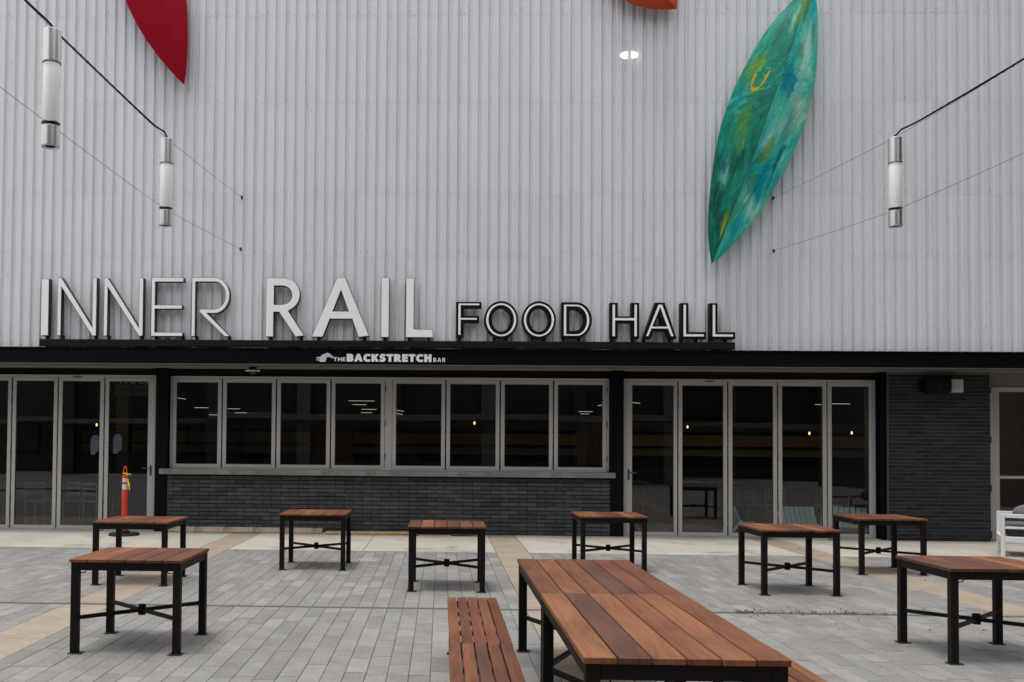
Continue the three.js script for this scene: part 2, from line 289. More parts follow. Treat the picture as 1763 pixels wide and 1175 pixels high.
function handle(f, x, y, dir) {
  const h = add(f, 'handle', merge([box(x - 0.018, x + 0.018, y - 0.10, y + 0.10, Z0, Z0 + 0.008, 0.002), rod([x, y + 0.04, Z0 + 0.008], [x, y + 0.04, Z0 + 0.055], 0.011), rod([x - dir * 0.01, y + 0.04, Z0 + 0.052], [x + dir * 0.135, y + 0.04, Z0 + 0.052], 0.0105)]), M.steelDark);
  return h;
}
// left folding doors
{
  const f = add(hall, 'door_frame', merge([box(-9.1, -5.345, 2.878, 2.922, -0.24, Z0 + 0.012), box(-5.393, -5.345, 0.0, 2.878, -0.24, Z0 + 0.012), box(-9.1, -9.052, 0, 2.878, -0.24, Z0 + 0.012), box(-9.052, -5.393, 0.001, 0.012, -0.24, Z0 + 0.012)]), M.alu);
  add(f, 'door_holder', box(-6.95, -6.80, 2.868, 2.884, Z0 + 0.012, Z0 + 0.035), M.aluDark);
  const L = [[-9.045, -8.145, 0.07, 0.062], [-8.115, -7.262, 0.065, 0.065], [-7.235, -6.372, 0.07, 0.07], [-6.345, -5.398, 0.07, 0.125]];
  L.forEach(([a, b, l, r], i) => { const o = leaf(a, b, 0.016, 2.872, l, r, 0.066, 0.066, 'folding_door'); if (i === 0 || i === 2) hinge(o, b + 0.014, [0.32, 0.55, 1.45, 2.42, 2.66]); if (i === 3) handle(o, b - 0.062, 1.13, -1); });
}
// serving hatch windows over the brick counter
{
  const f = add(hall, 'window_frame', merge([box(-5.1, 3.112, 2.868, 2.912, -0.24, Z0 + 0.012), box(-5.1, -5.062, 1.19, 2.868, -0.24, Z0 + 0.012), box(3.07, 3.112, 1.19, 2.868, -0.24, Z0 + 0.012), box(-1.055, -0.922, 1.19, 2.868, -0.24, Z0 - 0.004), box(-5.062, 3.07, 1.172, 1.190, -0.24, Z0 + 0.012)]), M.alu);
  const W = [[-5.058, -4.135], [-4.108, -3.113], [-3.085, -2.084], [-2.058, -1.062], [-0.915, 0.070], [0.096, 1.083], [1.110, 2.073], [2.100, 3.066]];
  W.forEach(([a, b], i) => { const o = leaf(a, b, 1.196, 2.862, 0.068, 0.068, 0.066, 0.062, 'folding_window'); if (i % 2) hinge(o, b + 0.012, [1.42, 2.05, 2.7]); });
}
// right folding doors
{
  const f = add(hall, 'door_frame', merge([box(3.362, 7.982, 2.868, 2.912, -0.24, Z0 + 0.012), box(3.362, 3.408, 0, 2.868, -0.24, Z0 + 0.012), box(7.944, 7.982, 0, 2.868, -0.24, Z0 + 0.012), box(3.408, 7.944, 0.001, 0.012, -0.24, Z0 + 0.012)]), M.alu);
  add(f, 'door_holder', box(4.88, 5.02, 2.858, 2.874, Z0 + 0.012, Z0 + 0.035), M.aluDark);
  const L = [[3.413, 4.368, 0.125, 0.062], [4.394, 5.285, 0.068, 0.068], [5.312, 6.196, 0.068, 0.068], [6.222, 7.098, 0.068, 0.068], [7.124, 7.940, 0.068, 0.068]];
  L.forEach(([a, b, l, r], i) => { const o = leaf(a, b, 0.016, 2.862, l, r, 0.066, 0.066, 'folding_door'); if (i === 0 || i === 2) hinge(o, b + 0.013, [0.32, 0.55, 1.45, 2.42, 2.66]); if (i === 0) handle(o, a + 0.062, 1.13, 1); });
}
// far right entrance door
{
  const z = Z0, f = add(hall, 'entrance_door', merge([box(10.06, 10.225, 0.01, 2.80, z - 0.05, z), box(10.225, 11.35, 2.715, 2.80, z - 0.05, z - 0.002), box(10.225, 11.35, 0.01, 0.35, z - 0.05, z - 0.002), box(10.225, 11.35, 1.125, 1.175, z - 0.05, z - 0.002), box(11.35, 11.5, 0.01, 2.80, z - 0.05, z)]), M.alu);
  add(f, 'glass_pane', new THREE.PlaneGeometry(1.12, 1.54), M.glass, [10.787, 1.945, z - 0.026]); add(f, 'glass_pane', new THREE.PlaneGeometry(1.12, 0.77), M.glass, [10.787, 0.737, z - 0.026]);
  for (const y of [0.1, 0.95, 1.83, 2.74]) add(f, 'hinge', box(10.035, 10.075, y - 0.06, y + 0.06, z + 0.001, z + 0.018), M.aluDark);
  add(hall, 'transom_panel', merge([box(10.0, 13, 2.806, 3.05, z - 0.1, z - 0.02)]), M.soffit);
  add(hall, 'end_wall', box(11.505, 13, 0, 2.8, z - 0.2, z - 0.02), M.header);
}
// brick counter under the windows, brick by brick
{
  const top = 1.066, wall = add(hall, 'brick_counter', box(-5.1, 3.111, 0, top, -0.22, -0.009, 0), M.mortar), pitch = 0.3385, course = 0.0745, n = 14, rest = [];
  let made = 0; const all = [];
  for (let r = 0; r < n; r++) { let x = -5.1 - (r % 2 ? 0.235 : 0.065 ) + (r % 2 ? 0.0 : 0); x -= 0; 
    for (; x < 3.11; x += pitch) { const a = Math.max(x, -5.1), b = Math.min(x + pitch - 0.0095, 3.111); if (b - a > 0.03) all.push([a, b, 0.012 + r * course]); } }
  all.forEach(([a, b, y], i) => {
    const w = b - a, g = cbox(w, 0.0625, 0.05, 0.003, Math.round(rr(0, 20)) * 0.05, Math.round(rr(0, 20)) * 0.05), pos = [(a + b) / 2, y + 0.031 + rr(-0.0012, 0.0012), -0.026 + rr(-0.0015, 0.0015)], m = pick(M.brick);
    if (i % 8 === 7 && i > 20 && rest.length < all.length - 300 || made >= 300) rest.push(at(g, ...pos)); else { add(wall, 'brick', g, m, pos); made++; }
  });
  if (rest.length) add(wall, 'brick_infill', merge(rest), M.brick[1]).userData.kind = 'stuff';
  const sill = add(hall, 'sill', box(-5.232, -1.9, 1.069, 1.170, -0.235, 0.105, 0.006), M.sill);
  add(sill, 'sill_slab', box(-1.896, 3.195, 1.069, 1.170, -0.235, 0.105, 0.006), M.sill);
}
// tall brick pier at the right
{
  const x0 = 8.08, x1 = 9.86, z1 = 0.20, pier = add(hall, 'brick_pier', box(x0, x1, 0, 3.05, -0.28, z1 - 0.0005, 0), M.pierMortar), g = [[], [], []], course = 0.0682;
  for (let r = 0; r < 44; r++) for (let x = x0 - (r % 2) * 0.15; x < x1; x += 0.305) { const a = Math.max(x, x0 - 0.002), b = Math.min(x + 0.3035, x1 + 0.002); if (b - a > 0.03) g[Math.floor(rr(0, 3))].push(at(cbox(b - a, 0.0618, 0.02, 0.002, Math.round(rr(0, 9)) * 0.1, 0), (a + b) / 2, 0.035 + r * course, z1 - 0.0075 + rr(-0.0008, 0.0008))); }
  g.forEach((q, k) => { add(pier, 'brick_facing', merge(q), M.pierBrick[k]).userData.kind = 'stuff'; });
  add(hall, 'roof', box(X0, X1, TOP, TOP + 0.25, -12.4, SID + 0.1), M.backing);
  add(hall, 'side_wall', box(X0 - 0.2, X0 - 0.002, 0, TOP, -12.4, SID + 0.03), M.backing); add(hall, 'side_wall', box(X1 + 0.002, X1 + 0.2, 0, TOP, -12.4, SID + 0.03), M.backing);
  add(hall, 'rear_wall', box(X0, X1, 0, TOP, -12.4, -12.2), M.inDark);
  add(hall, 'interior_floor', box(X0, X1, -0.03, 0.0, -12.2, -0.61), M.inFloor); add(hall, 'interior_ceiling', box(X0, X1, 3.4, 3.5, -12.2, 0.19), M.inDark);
  add(hall, 'side_wall', box(X0, -9.11, 0, 3.11, -0.28, -0.1), M.header);
}
{ // bar front and shelving inside
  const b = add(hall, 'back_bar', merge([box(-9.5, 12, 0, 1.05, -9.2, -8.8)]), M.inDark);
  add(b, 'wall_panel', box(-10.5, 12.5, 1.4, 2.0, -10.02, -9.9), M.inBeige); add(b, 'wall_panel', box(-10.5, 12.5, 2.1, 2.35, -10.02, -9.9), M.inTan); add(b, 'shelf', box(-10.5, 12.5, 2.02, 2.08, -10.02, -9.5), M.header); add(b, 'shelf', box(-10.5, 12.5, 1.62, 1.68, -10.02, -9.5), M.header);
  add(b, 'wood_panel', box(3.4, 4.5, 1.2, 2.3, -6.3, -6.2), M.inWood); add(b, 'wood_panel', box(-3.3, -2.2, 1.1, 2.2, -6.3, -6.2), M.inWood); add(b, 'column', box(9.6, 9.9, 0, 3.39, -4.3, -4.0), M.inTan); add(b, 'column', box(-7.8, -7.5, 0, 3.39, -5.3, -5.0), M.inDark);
}

// ---------------------------------------------------------------- buildings across the plaza, mirrored in the glass, and an added one shading the wall
function backdropBuilding(name, label, x0, x1, z0, z1, h, face, cols, floors) {   // face: direction of the windows along z
  const b = base(name, [(x0 + x1) / 2, 0, z0]), w = (x1 - x0) / 2, d = z1 - z0; tag(b, label, 'building');
  add(b, 'wall', box(-w, w, 0, h, 0, d, 0), M.farBrick); add(b, 'cornice', box(-w - 0.2, w + 0.2, h, h + 0.5, -0.3, d + 0.2), M.backing);
  for (let i = 0; i <= cols; i++) add(b, 'pilaster', box(-w + i * 2 * w / cols - 0.3, -w + i * 2 * w / cols + 0.3, 0, h, -0.35, -0.002, 0.02), i % 2 ? M.farTrim : M.steelDark); add(b, 'awning', box(-w, w, 2.7, 2.95, -1.2, -0.36, 0.02), M.farTrim);
  for (let f = 0; f < floors; f++) for (let i = 0; i < cols; i++) { const x = -w + (i + 0.5) * 2 * w / cols, y = 1.0 + f * 3.4; const o = add(b, 'window', box(x - 0.9, x + 0.9, y, y + 1.9, -0.06, -0.01, 0.01), M.header); add(o, 'pane', box(x - 0.8, x + 0.8, y + 0.1, y + 1.8, -0.075, -0.062, 0), M.farGlass); }
}
backdropBuilding('offscreen_building', 'tall dark brick building across the plaza, mirrored in the serving windows', -10, 10, 24, 40, 16, -1, 5, 4);  // height and nearness chosen to block frontal sky light on the metal wall
backdropBuilding('offscreen_building', 'low dark brick building across the plaza at left, mirrored in the left doors', -60, -10.5, 34, 42, 6.6, -1, 10, 1);
backdropBuilding('offscreen_building', 'low dark brick building across the plaza at right, mirrored in the right doors', 10.5, 60, 34, 42, 6.6, -1, 10, 1);
backdropBuilding('offscreen_building', 'added dark brick building out of view at right, shading the metal wall', 17, 30, 2, 26, 19, -1, 3, 5);  // added out of view to darken the right end of the metal wall

// ---------------------------------------------------------------- sign letters on the bar
const px = 0.01036;                                              // metres per drawing unit of the lettering
const BASE = 3.545, ZF = 0.9, ZB = 0.765;
function inset(pts, d) {                                          // move a closed outline inwards
  const n = pts.length, area = pts.reduce((s, p, i) => { const q = pts[(i + 1) % n]; return s + p[0] * q[1] - q[0] * p[1]; }, 0), s = Math.sign(area), out = [];
  for (let i = 0; i < n; i++) {
    const p = pts[(i + n - 1) % n], c = pts[i], q = pts[(i + 1) % n], e = (a, b) => { const x = b[0] - a[0], y = b[1] - a[1], l = Math.hypot(x, y) || 1; return [-y / l * s, x / l * s]; };
    const n1 = e(p, c), n2 = e(c, q), k = 1 + n1[0] * n2[0] + n1[1] * n2[1], f = d / Math.max(k, 0.25); out.push([c[0] + (n1[0] + n2[0]) * f, c[1] + (n1[1] + n2[1]) * f]);
  }
  return out;
}
const path = (pts, K = THREE.Shape) => { const s = new K(); pts.forEach((p, i) => (i ? s.lineTo(...p) : s.moveTo(...p))); s.closePath(); return s; };
const extrude = (outer, holes, z0, z1, bevel = 0) => { const s = path(outer); for (const h of holes) s.holes.push(path(h, THREE.Path)); const g = new THREE.ExtrudeGeometry(s, { depth: z1 - z0 - 2 * bevel, bevelEnabled: bevel > 0, bevelSize: bevel, bevelOffset: -bevel, bevelThickness: bevel, bevelSegments: 1, curveSegments: 4 }); g.translate(0, 0, z0 + bevel); return g; };
const arc = (cx, cy, rx, ry, a0, a1, n) => Array.from({ length: n + 1 }, (_, i) => { const a = (a0 + (a1 - a0) * i / n) * Math.PI / 180; return [cx + rx * Math.cos(a), cy + ry * Math.sin(a)]; });
const sign = base('roof_edge_sign', [0, 0, 0]);
tag(sign, 'INNER RAIL FOOD HALL letters, white and black, standing on a black bar', 'sign');
const signBar = add(sign, 'sign_bar', box(-7.185, 5.115, 3.366, 3.484, 0.77, 0.905, 0.002), M.signBar);
for (let x = -6.9; x < 5.1; x += 1.5) add(sign, 'bar_bracket', box(x, x + 0.06, 3.39, 3.46, 0.70, 0.77, 0.002), M.signBar);
function letter(x, k, outer, holes, feet, strokes) {
  const S = (L) => L.map(([a, b]) => [x + a * k, BASE + b * k]), body = add(sign, 'letter', extrude(S(outer), holes.map(S), ZB, ZF), strokes ? M.letterBlack : M.letterSide);
  if (strokes) for (const s of strokes) add(body, 'letter_inlay', extrude(S(s[0]), s.slice(1).map(S), ZF + 0.0005, ZF + 0.004), M.white);
  else add(body, 'letter_face', extrude(inset(S(outer), 0.0062), holes.map((h) => inset(S(h), -0.0062)), ZF + 0.0005, ZF + 0.004), M.white);
  for (const f of feet) add(body, 'letter_post', box(x + f * k - 0.025, x + f * k + 0.025, 3.485, BASE + 0.012, 0.80, 0.86, 0.002), M.cable);
}
// INNER
letter(-7.165, px, [[0, 0], [13.4, 0], [13.4, 98.5], [0, 98.5]], [], [10]);
const Nn = [[0, 0], [6.4, 0], [6.4, 84.5], [61.5, 0], [68.2, 0], [68.2, 100.5], [61.2, 100.5], [61.2, 14.5], [6.2, 100.5], [0, 100.5]];
letter(-6.868, px, Nn, [], [8, 66]); letter(-6.030, px, Nn, [], [8, 66]);
letter(-5.177, px, [[0, 0], [54.8, 0], [54.8, 6.7], [6.5, 6.7], [6.5, 47], [53.6, 47], [53.6, 53.7], [6.5, 53.7], [6.5, 93.7], [55.5, 93.7], [55.5, 101.2], [0, 101.2]], [], [7.5, 54]);
{ // R: stem and a bowl that stops short of the stem
  const cy = 70.5;
  letter(-4.452, px, [[0, 0], [6.2, 0], [6.2, 94], [38, 94], ...arc(38.5, cy, 20, 23.7, 90, -90, 18), [13.4, 46.8], [13.4, 42], [57.5, 0], [67, 0], [26.5, 40], ...arc(39, cy, 26.2, 30.7, -90, 90, 18), [38, 101.4], [0, 101.4]], [], [8, 65]);
}
// RAIL
letter(-3.124, px, [[0, 0], [13.3, 0], [13.3, 42.4], [22.5, 42.4], [51.4, 0], [66.5, 2], [38.6, 44], ...arc(30, 72.6, 28.2, 28.6, -66, 90, 20), [0, 101.2]], [[[13.8, 55.2], [13.8, 87.6], ...arc(27, 71.4, 17.6, 16.2, 90, -90, 16)]], [8, 61]);
letter(-2.309, px, [[0, 0], [19.3, 0], [31.2, 31], [69.3, 31], [80.8, 0], [99, 2], [56.8, 102.2], [43.2, 102.2]], [[[36.2, 44.2], [49.9, 80], [63.2, 44.2]]], [11.5, 91]);
letter(-1.078, px, [[0, 0], [13.6, 0], [13.6, 102], [0, 102]], [], [7]);
letter(-0.641, px, [[0, 0], [47.4, 0], [45.6, 13.9], [14, 13.9], [14, 101.4], [0, 101.4]], [], [6, 39]);
// FOOD HALL
const q = 0.01027;
letter(0.247, q, [[0, 1], [13.2, 1], [13.2, 26], [39.6, 26], [39.6, 37.5], [13.2, 37.5], [13.2, 50.8], [43.4, 50.8], [43.4, 61.6], [0, 61.6]], [], [6], [[[[4, 5], [7.7, 5], [7.7, 31], [35.6, 31], [35.6, 33.8], [7.7, 33.8], [7.7, 56], [39.6, 56], [39.6, 58.7], [4, 58.7]]]]);
for (const x of [0.742, 1.404]) letter(x, q, arc(29, 31, 29.1, 32.2, 0, 355, 44), [arc(29, 31, 15.8, 20.2, 0, 355, 36)], [18, 38], [[arc(29, 31, 25.7, 28.3, 0, 355, 44), arc(29, 31, 21.9, 25.6, 0, 355, 44)]]);
letter(2.098, q, [[0, 0.2], [26, 0.2], ...arc(25, 30.9, 26.8, 30.7, -86, 86, 22), [26, 61.6], [0, 61.6]], [[[13.2, 12.1], [13.2, 48.9], ...arc(21, 30.5, 16.4, 18.4, 88, -88, 18)]], [4, 30], [[[[4, 4.3], [26, 4.3], ...arc(25, 30.7, 22.2, 26.6, -86, 86, 22), [26, 57.4], [4, 57.4]], [[7.9, 6.6], [7.9, 54.8], ...arc(25, 30.7, 18.3, 24.1, 86, -86, 22)]]]);
letter(2.944, q, [[0, 0], [13.3, 0], [13.3, 26.5], [36.2, 26.5], [36.2, 0], [49.6, 0], [49.6, 61], [36.2, 61], [36.2, 37.8], [13.3, 37.8], [13.3, 61], [0, 61]], [], [3.5, 39], [[[[4.3, 3.8], [8.4, 3.8], [8.4, 31], [41.5, 31], [41.5, 3.8], [45.4, 3.8], [45.4, 57.8], [41.5, 57.8], [41.5, 34.8], [8.4, 34.8], [8.4, 57.8], [4.3, 57.8]]]]);
letter(3.515, q, [[0, 0], [13.7, 0], [17.5, 12.6], [39.6, 12.6], [43.4, 0], [57.4, 0], [37, 61.4], [21.3, 61.4]], [[[21, 23.4], [26.7, 41.8], [32.8, 23.4]]], [3, 46], [[[[5.8, 4.2], [9.4, 4.2], [14.6, 17.4], [42.6, 17.4], [48, 4.2], [52, 4.2], [32.6, 58], [26.4, 58]], [[15.8, 20.4], [29.4, 54], [41.4, 20.4]]]]);
for (const x of [4.170, 4.677]) letter(x, q, [[0, 0], [43, 0], [43, 11.5], [13.3, 11.5], [13.3, 61], [0, 61]], [], [1.5, 28], [[[[5, 4], [39.2, 4], [39.2, 7.7], [9.1, 7.7], [9.1, 58], [5, 58]]]]);

// flat lettering on the beam
{
  const font = await new FontLoader().loadAsync('fonts/droid/droid_sans_bold.typeface.json');
  const s = base('beam_sign', [0, 0, 0]); tag(s, 'white THE BACKSTRETCH BAR lettering with striped horse head on the black beam', 'sign');
  const word = (text, x0, x1, y0, y1, bold, gap = 0) => {
    const parts = []; let x = 0; const size = 1;
    for (const ch of text) { const g = new TextGeometry(ch, { font, size, depth: 0.06, curveSegments: 6, bevelEnabled: bold > 0, bevelSize: bold, bevelThickness: 0.001, bevelSegments: 1 }); g.computeBoundingBox(); const w = g.boundingBox.max.x - g.boundingBox.min.x; g.translate(x - g.boundingBox.min.x, 0, 0); parts.push(g.index ? g.toNonIndexed() : g); x += w + gap + 0.06; }
    const b = new THREE.Box3(); parts.forEach((g) => { g.computeBoundingBox(); b.union(g.boundingBox); });
    const kx = (x1 - x0) / (b.max.x - b.min.x), ky = (y1 - y0) / (b.max.y - b.min.y);
    for (const g of parts) { g.translate(-b.min.x, -b.min.y, 0); g.scale(kx, ky, 0.05); g.translate(x0, y0, 0.861); add(s, 'letter', g, M.vinyl); }
  };
  word('THE', -1.916, -1.705, 3.121, 3.19, 0, 0.12); word('BACKSTRETCH', -1.683, -0.18, 3.113, 3.254, 0.075, 0.02); word('BAR', -0.148, 0.065, 3.117, 3.19, 0, 0.22);
  const rows = [[20, 23, 0.2], [17, 26, 0.9], [13, 27.5, 1.8], [11, 29, 2.7], [10, 31, 3.6], [8, 32.5, 4.5], [1.5, 20.5, 5.4], [3.5, 20, 6.3], [8, 20, 7.2], [1, 19.5, 8.1], [6, 19, 9.0], [8.5, 18.5, 9.9]].map(([a, b, y]) => [a, b, y]);
  const g = rows.map(([a, b, y], i) => extrude([[a, -y * 1.55], [b, -y * 1.55], [b - 0.6, -y * 1.55 + 1.02], [a + 1.6, -y * 1.55 + 1.02]].map(([u, v]) => [-2.245 + u * 0.0101, 3.263 + v * 0.0101]), [], 0.861, 0.864));
  g.push(extrude([[28.8, -8.4], [32.4, -8.4], [32.2, -9.6], [29.4, -9.8]].map(([u, v]) => [-2.245 + u * 0.0101, 3.267 + v * 0.0101]), [], 0.861, 0.864));
  add(s, 'horse_emblem', merge(g), M.vinyl);
}

// ---------------------------------------------------------------- leaf-shaped wall sculptures
const resample = (pts, n) => { const L = [0]; for (let i = 1; i < pts.length; i++) L.push(L[i - 1] + Math.hypot(pts[i][0] - pts[i - 1][0], pts[i][1] - pts[i - 1][1])); const c = new THREE.SplineCurve(pts.map((p) => new THREE.Vector2(...p))); return c.getSpacedPoints(n).map((p) => [p.x, p.y]); };
function leafForm(name, label, Lp, Rp, Mp, ridge, rim, mat) {
  const n = 40, L = resample(Lp, n), R = resample(Rp, n), K = resample(Mp, n), zb = 0.93, o = base(name, [0, 0, 0]); tag(o, label, 'wall sculpture', 'leaf sculptures on the metal wall');
  const strip = (A, B, sub, z, uA, uB) => { const P = [], U = [], I = []; for (let i = 0; i <= n; i++) for (let j = 0; j <= sub; j++) { const t = j / sub, a = A[i], b = B[i]; P.push(a[0] + (b[0] - a[0]) * t, a[1] + (b[1] - a[1]) * t, z(i / n, t)); U.push(uA + (uB - uA) * t, i / n); } for (let i = 0; i < n; i++) for (let j = 0; j < sub; j++) { const a = i * (sub + 1) + j, b = a + 1, c = a + sub + 1, d = c + 1; I.push(a, b, c, b, d, c); } const g = new THREE.BufferGeometry(); g.setAttribute('position', new THREE.Float32BufferAttribute(P, 3)); g.setAttribute('uv', new THREE.Float32BufferAttribute(U, 2)); g.setIndex(I); g.computeVertexNormals(); return g; };
  const bulge = (s) => Math.pow(Math.sin(Math.PI * Math.min(1, Math.max(0, s))), 0.65), rise = (s, t) => zb + rim + ridge * bulge(s) * (0.82 * t + 0.18 * Math.sin(t * Math.PI / 2));
  add(o, 'left_facet', strip(L, K, 5, rise, 0, 0.5), mat); add(o, 'right_facet', strip(K, R, 5, (s, t) => rise(s, 1 - t), 0.5, 1), mat);
  add(o, 'rim', merge([strip(L, L, 1, (s, t) => zb + rim * t, 0, 0.02), strip(R, R, 1, (s, t) => zb + rim * (1 - t), 0.98, 1)]), mat);
  add(o, 'back', strip(L, R, 4, (s, t) => zb - 0.06 * bulge(s) * Math.sin(t * Math.PI), 0, 1), mat);
  for (const i of [10, 28]) { const p = K[i]; add(o, 'bracket', rod([p[0], p[1], SID], [p[0], p[1], zb], 0.03), M.steelDark); }
  return o;
}
{ // the painted sculpture: swirled brush strokes of green, turquoise, olive and ochre (v = 0 at the upper tip)
  const hex = (h) => { const c = new THREE.Color(h); c.convertLinearToSRGB(); return [c.r, c.g, c.b]; }, mixc = (a, b, t) => [0, 1, 2].map((k) => a[k] + (b[k] - a[k]) * t), cl = (x) => Math.max(0, Math.min(1, x)), ss = (a, b, x) => { const t = cl((x - a) / (b - a)); return t * t * (3 - 2 * t); };
  const palL = ['#05483e', '#066050', '#087058', '#0a7a70', '#14826a', '#339478'].map(hex), palR = ['#12a0ac', '#1cbcc0', '#34cac0', '#5ad6be', '#86e0c8', '#b0eeda'].map(hex);  // left darkened, right brightened beyond their own paint to carry the facet light
  const ramp = (pal, t) => { const x = cl(t) * (pal.length - 1), i = Math.min(pal.length - 2, Math.floor(x)); return mixc(pal[i], pal[i + 1], x - i); };
  const marks = [ // centre u, v, half width, half length, tilt, colour, strength
    [0.17, 0.34, 0.13, 0.05, 0.3, '#66781f', 0.6], [0.42, 0.08, 0.07, 0.10, 0.1, '#5e6b1d', 0.8], [0.34, 0.16, 0.05, 0.06, 0.2, '#8db5a4', 0.55], [0.25, 0.19, 0.07, 0.05, 0.3, '#0a5a4a', 0.6], [0.12, 0.46, 0.12, 0.03, -0.5, '#0f7f86', 0.6], [0.28, 0.55, 0.10, 0.08, 0.2, '#4f7a34', 0.55], [0.16, 0.70, 0.08, 0.06, 0.1, '#7db5a4', 0.6], [0.13, 0.66, 0.06, 0.018, 0.8, '#064a5c', 0.8], [0.42, 0.89, 0.05, 0.05, 0.1, '#9a9420', 0.8], [0.2, 0.95, 0.2, 0.04, 0, '#0d6a50', 0.7],
    [0.62, 0.07, 0.09, 0.11, 0.1, '#6f9240', 0.8], [0.78, 0.16, 0.11, 0.06, 0.1, '#52b6b0', 0.6], [0.70, 0.27, 0.08, 0.04, 0.1, '#3a7c78', 0.6], [0.92, 0.2, 0.06, 0.05, 0, '#3f9284', 0.5], [0.66, 0.38, 0.12, 0.05, 0.2, '#0c7f9a', 0.65], [0.86, 0.44, 0.12, 0.022, 0.4, '#a4d4bc', 0.85], [0.82, 0.51, 0.05, 0.05, -0.3, '#3c7a7c', 0.45], [0.64, 0.57, 0.07, 0.05, -0.2, '#a9dcd0', 0.65], [0.70, 0.62, 0.06, 0.05, 0.1, '#86a64a', 0.6], [0.88, 0.64, 0.035, 0.12, 0.25, '#0e6c90', 0.65], [0.80, 0.72, 0.07, 0.07, 0.3, '#06a0b4', 0.85], [0.68, 0.74, 0.09, 0.05, 0.2, '#3a7a6e', 0.5], [0.62, 0.84, 0.10, 0.05, 0.3, '#56a884', 0.5], [0.78, 0.88, 0.09, 0.07, 0.4, '#22b6c4', 0.8], [0.66, 0.92, 0.05, 0.04, 0.2, '#74dcd8', 0.5],
  ].map((m) => [...m.slice(0, 5), hex(m[5]), m[6]]), ochre = hex('#b58a10');
  const W = 640, H = 1280, base0 = new Float32Array(W * H * 3), flow = new Float32Array(W * H);
  for (let y = 0; y < H; y++) for (let x = 0; x < W; x++) {
    const u = (x + 0.5) / W, v = (y + 0.5) / H, left = u < 0.5, sx = left ? -1 : 1;
    const wu = fbm(u, v, 3, 6, 3, left ? 201 : 211) - 0.5, wv = fbm(u, v, 3, 6, 3, left ? 221 : 231) - 0.5, U = u + wu * 0.22, V = v + wv * 0.07;
    const streak = fbm(cl((U + 1) / 3) + V * 0.35 * sx * 0.4, V, 90, 5, 3, 241) - 0.5, body = fbm(U * 0.5 + 0.2, V, 5, 9, 4, left ? 251 : 261);
    let c = ramp(left ? palL : palR, 0.45 + (body - 0.5) * 1.9 + streak * 0.5);
    for (const [mu, mv, mw, ml, tl, col, st] of marks) { if ((mu < 0.5) !== left) continue; const du = U - mu, dv = V - mv - du * tl * 0.35, r = Math.hypot(du / mw, dv / ml); if (r < 1.3) c = mixc(c, col, Math.min(1, st * 1.2) * ss(1.3, 0.45, r + streak * 0.9)); }
    if (left) { const du = (U * 0.45 + u * 0.55) - 0.245, dv = (V * 0.4 + v * 0.6) - 0.405, ang = Math.atan2(dv * 2.2, du), r = Math.hypot(du, dv * 2.2), k = ss(0.04, 0.014, Math.abs(r - 0.07) + streak * 0.03) * (ang > -0.75 || ang < -2.4 ? 1 : 0); c = mixc(c, ochre, 0.3 * k); }
    if (u > 0.955) c = mixc(c, hex('#6cc0a0'), 0.7); const rd = Math.abs(u - 0.5); c = mixc(c, left ? hex('#07504a') : hex('#7cc8ae'), ss(0.045, 0.0, rd) * 0.7);
    const i = y * W + x; flow[i] = (wu * 3.2 + wv * 2.2); for (let k = 0; k < 3; k++) base0[i * 3 + k] = cl(c[k] * (1 + streak * 0.15));
  }
  const cv = document.createElement('canvas'); cv.width = W; cv.height = H; const c2 = cv.getContext('2d'), css = (q, a) => `rgba(${Math.round(255 * cl(q[0]))},${Math.round(255 * cl(q[1]))},${Math.round(255 * cl(q[2]))},${a})`;
  c2.fillStyle = '#12706a'; c2.fillRect(0, 0, W, H);
  for (const half of [0, 1]) {                                    // each facet is painted by itself, bristle by bristle, coarse strokes first
    c2.save(); c2.beginPath(); c2.rect(half * W / 2, 0, W / 2, H); c2.clip();
    for (const [count, len, wide] of [[500, 150, 46], [900, 90, 26], [1300, 46, 13]]) for (let i = 0; i < count; i++) {
      const x = half * W / 2 + rnd() * W / 2, y = rnd() * H, j = Math.min(H - 1, Math.floor(y)) * W + Math.min(W - 1, Math.floor(x)), q = [base0[j * 3], base0[j * 3 + 1], base0[j * 3 + 2]], tone = rr(-0.07, 0.07) + (rnd() < 0.06 ? 0.12 : 0);
      const ang = Math.PI / 2 + flow[j] + (half ? -0.25 : 0.2), L = len * rr(0.6, 1.3), bend = rr(-0.3, 0.3) * L, dx = Math.cos(ang), dy = Math.sin(ang), n = Math.ceil(wide / 2.2);
      for (let k = 0; k < n; k++) { const o = (k / n - 0.5) * wide, e = rr(-0.05, 0.05) + tone, s0 = rr(0, 0.18), s1 = rr(0, 0.25), X = x - dy * o, Y = y + dx * o; c2.strokeStyle = css([q[0] + e * 0.8, q[1] + e, q[2] + e], rr(0.25, 0.8)); c2.lineWidth = rr(1.4, 3.4); c2.beginPath(); c2.moveTo(X - dx * L * (0.5 - s0), Y - dy * L * (0.5 - s0)); c2.quadraticCurveTo(X - dy * bend, Y + dx * bend, X + dx * L * (0.5 - s1), Y + dy * L * (0.5 - s1)); c2.stroke(); }
    }
    if (!half) for (let k = 0; k < 26; k++) { const o = rr(-9, 9), m = rr(-4, 4); c2.strokeStyle = css([0.74 + o * 0.008, 0.56 + o * 0.008, 0.06], rr(0.3, 0.85)); c2.lineWidth = rr(1.5, 4); c2.beginPath(); c2.moveTo(112 + o, 478 + m); c2.bezierCurveTo(96 + o, 570 + o + m, 196 - o, 580 + o + m, 206 - o, 462 + m); c2.stroke(); }   // the ochre U
    c2.restore();
  }
  const t = new THREE.CanvasTexture(cv); t.flipY = false; t.colorSpace = THREE.SRGBColorSpace; t.magFilter = THREE.LinearFilter;
  const mat = new THREE.MeshPhysicalMaterial({ color: 0xffffff, map: t, roughness: 0.42, specularIntensity: 0.2 });
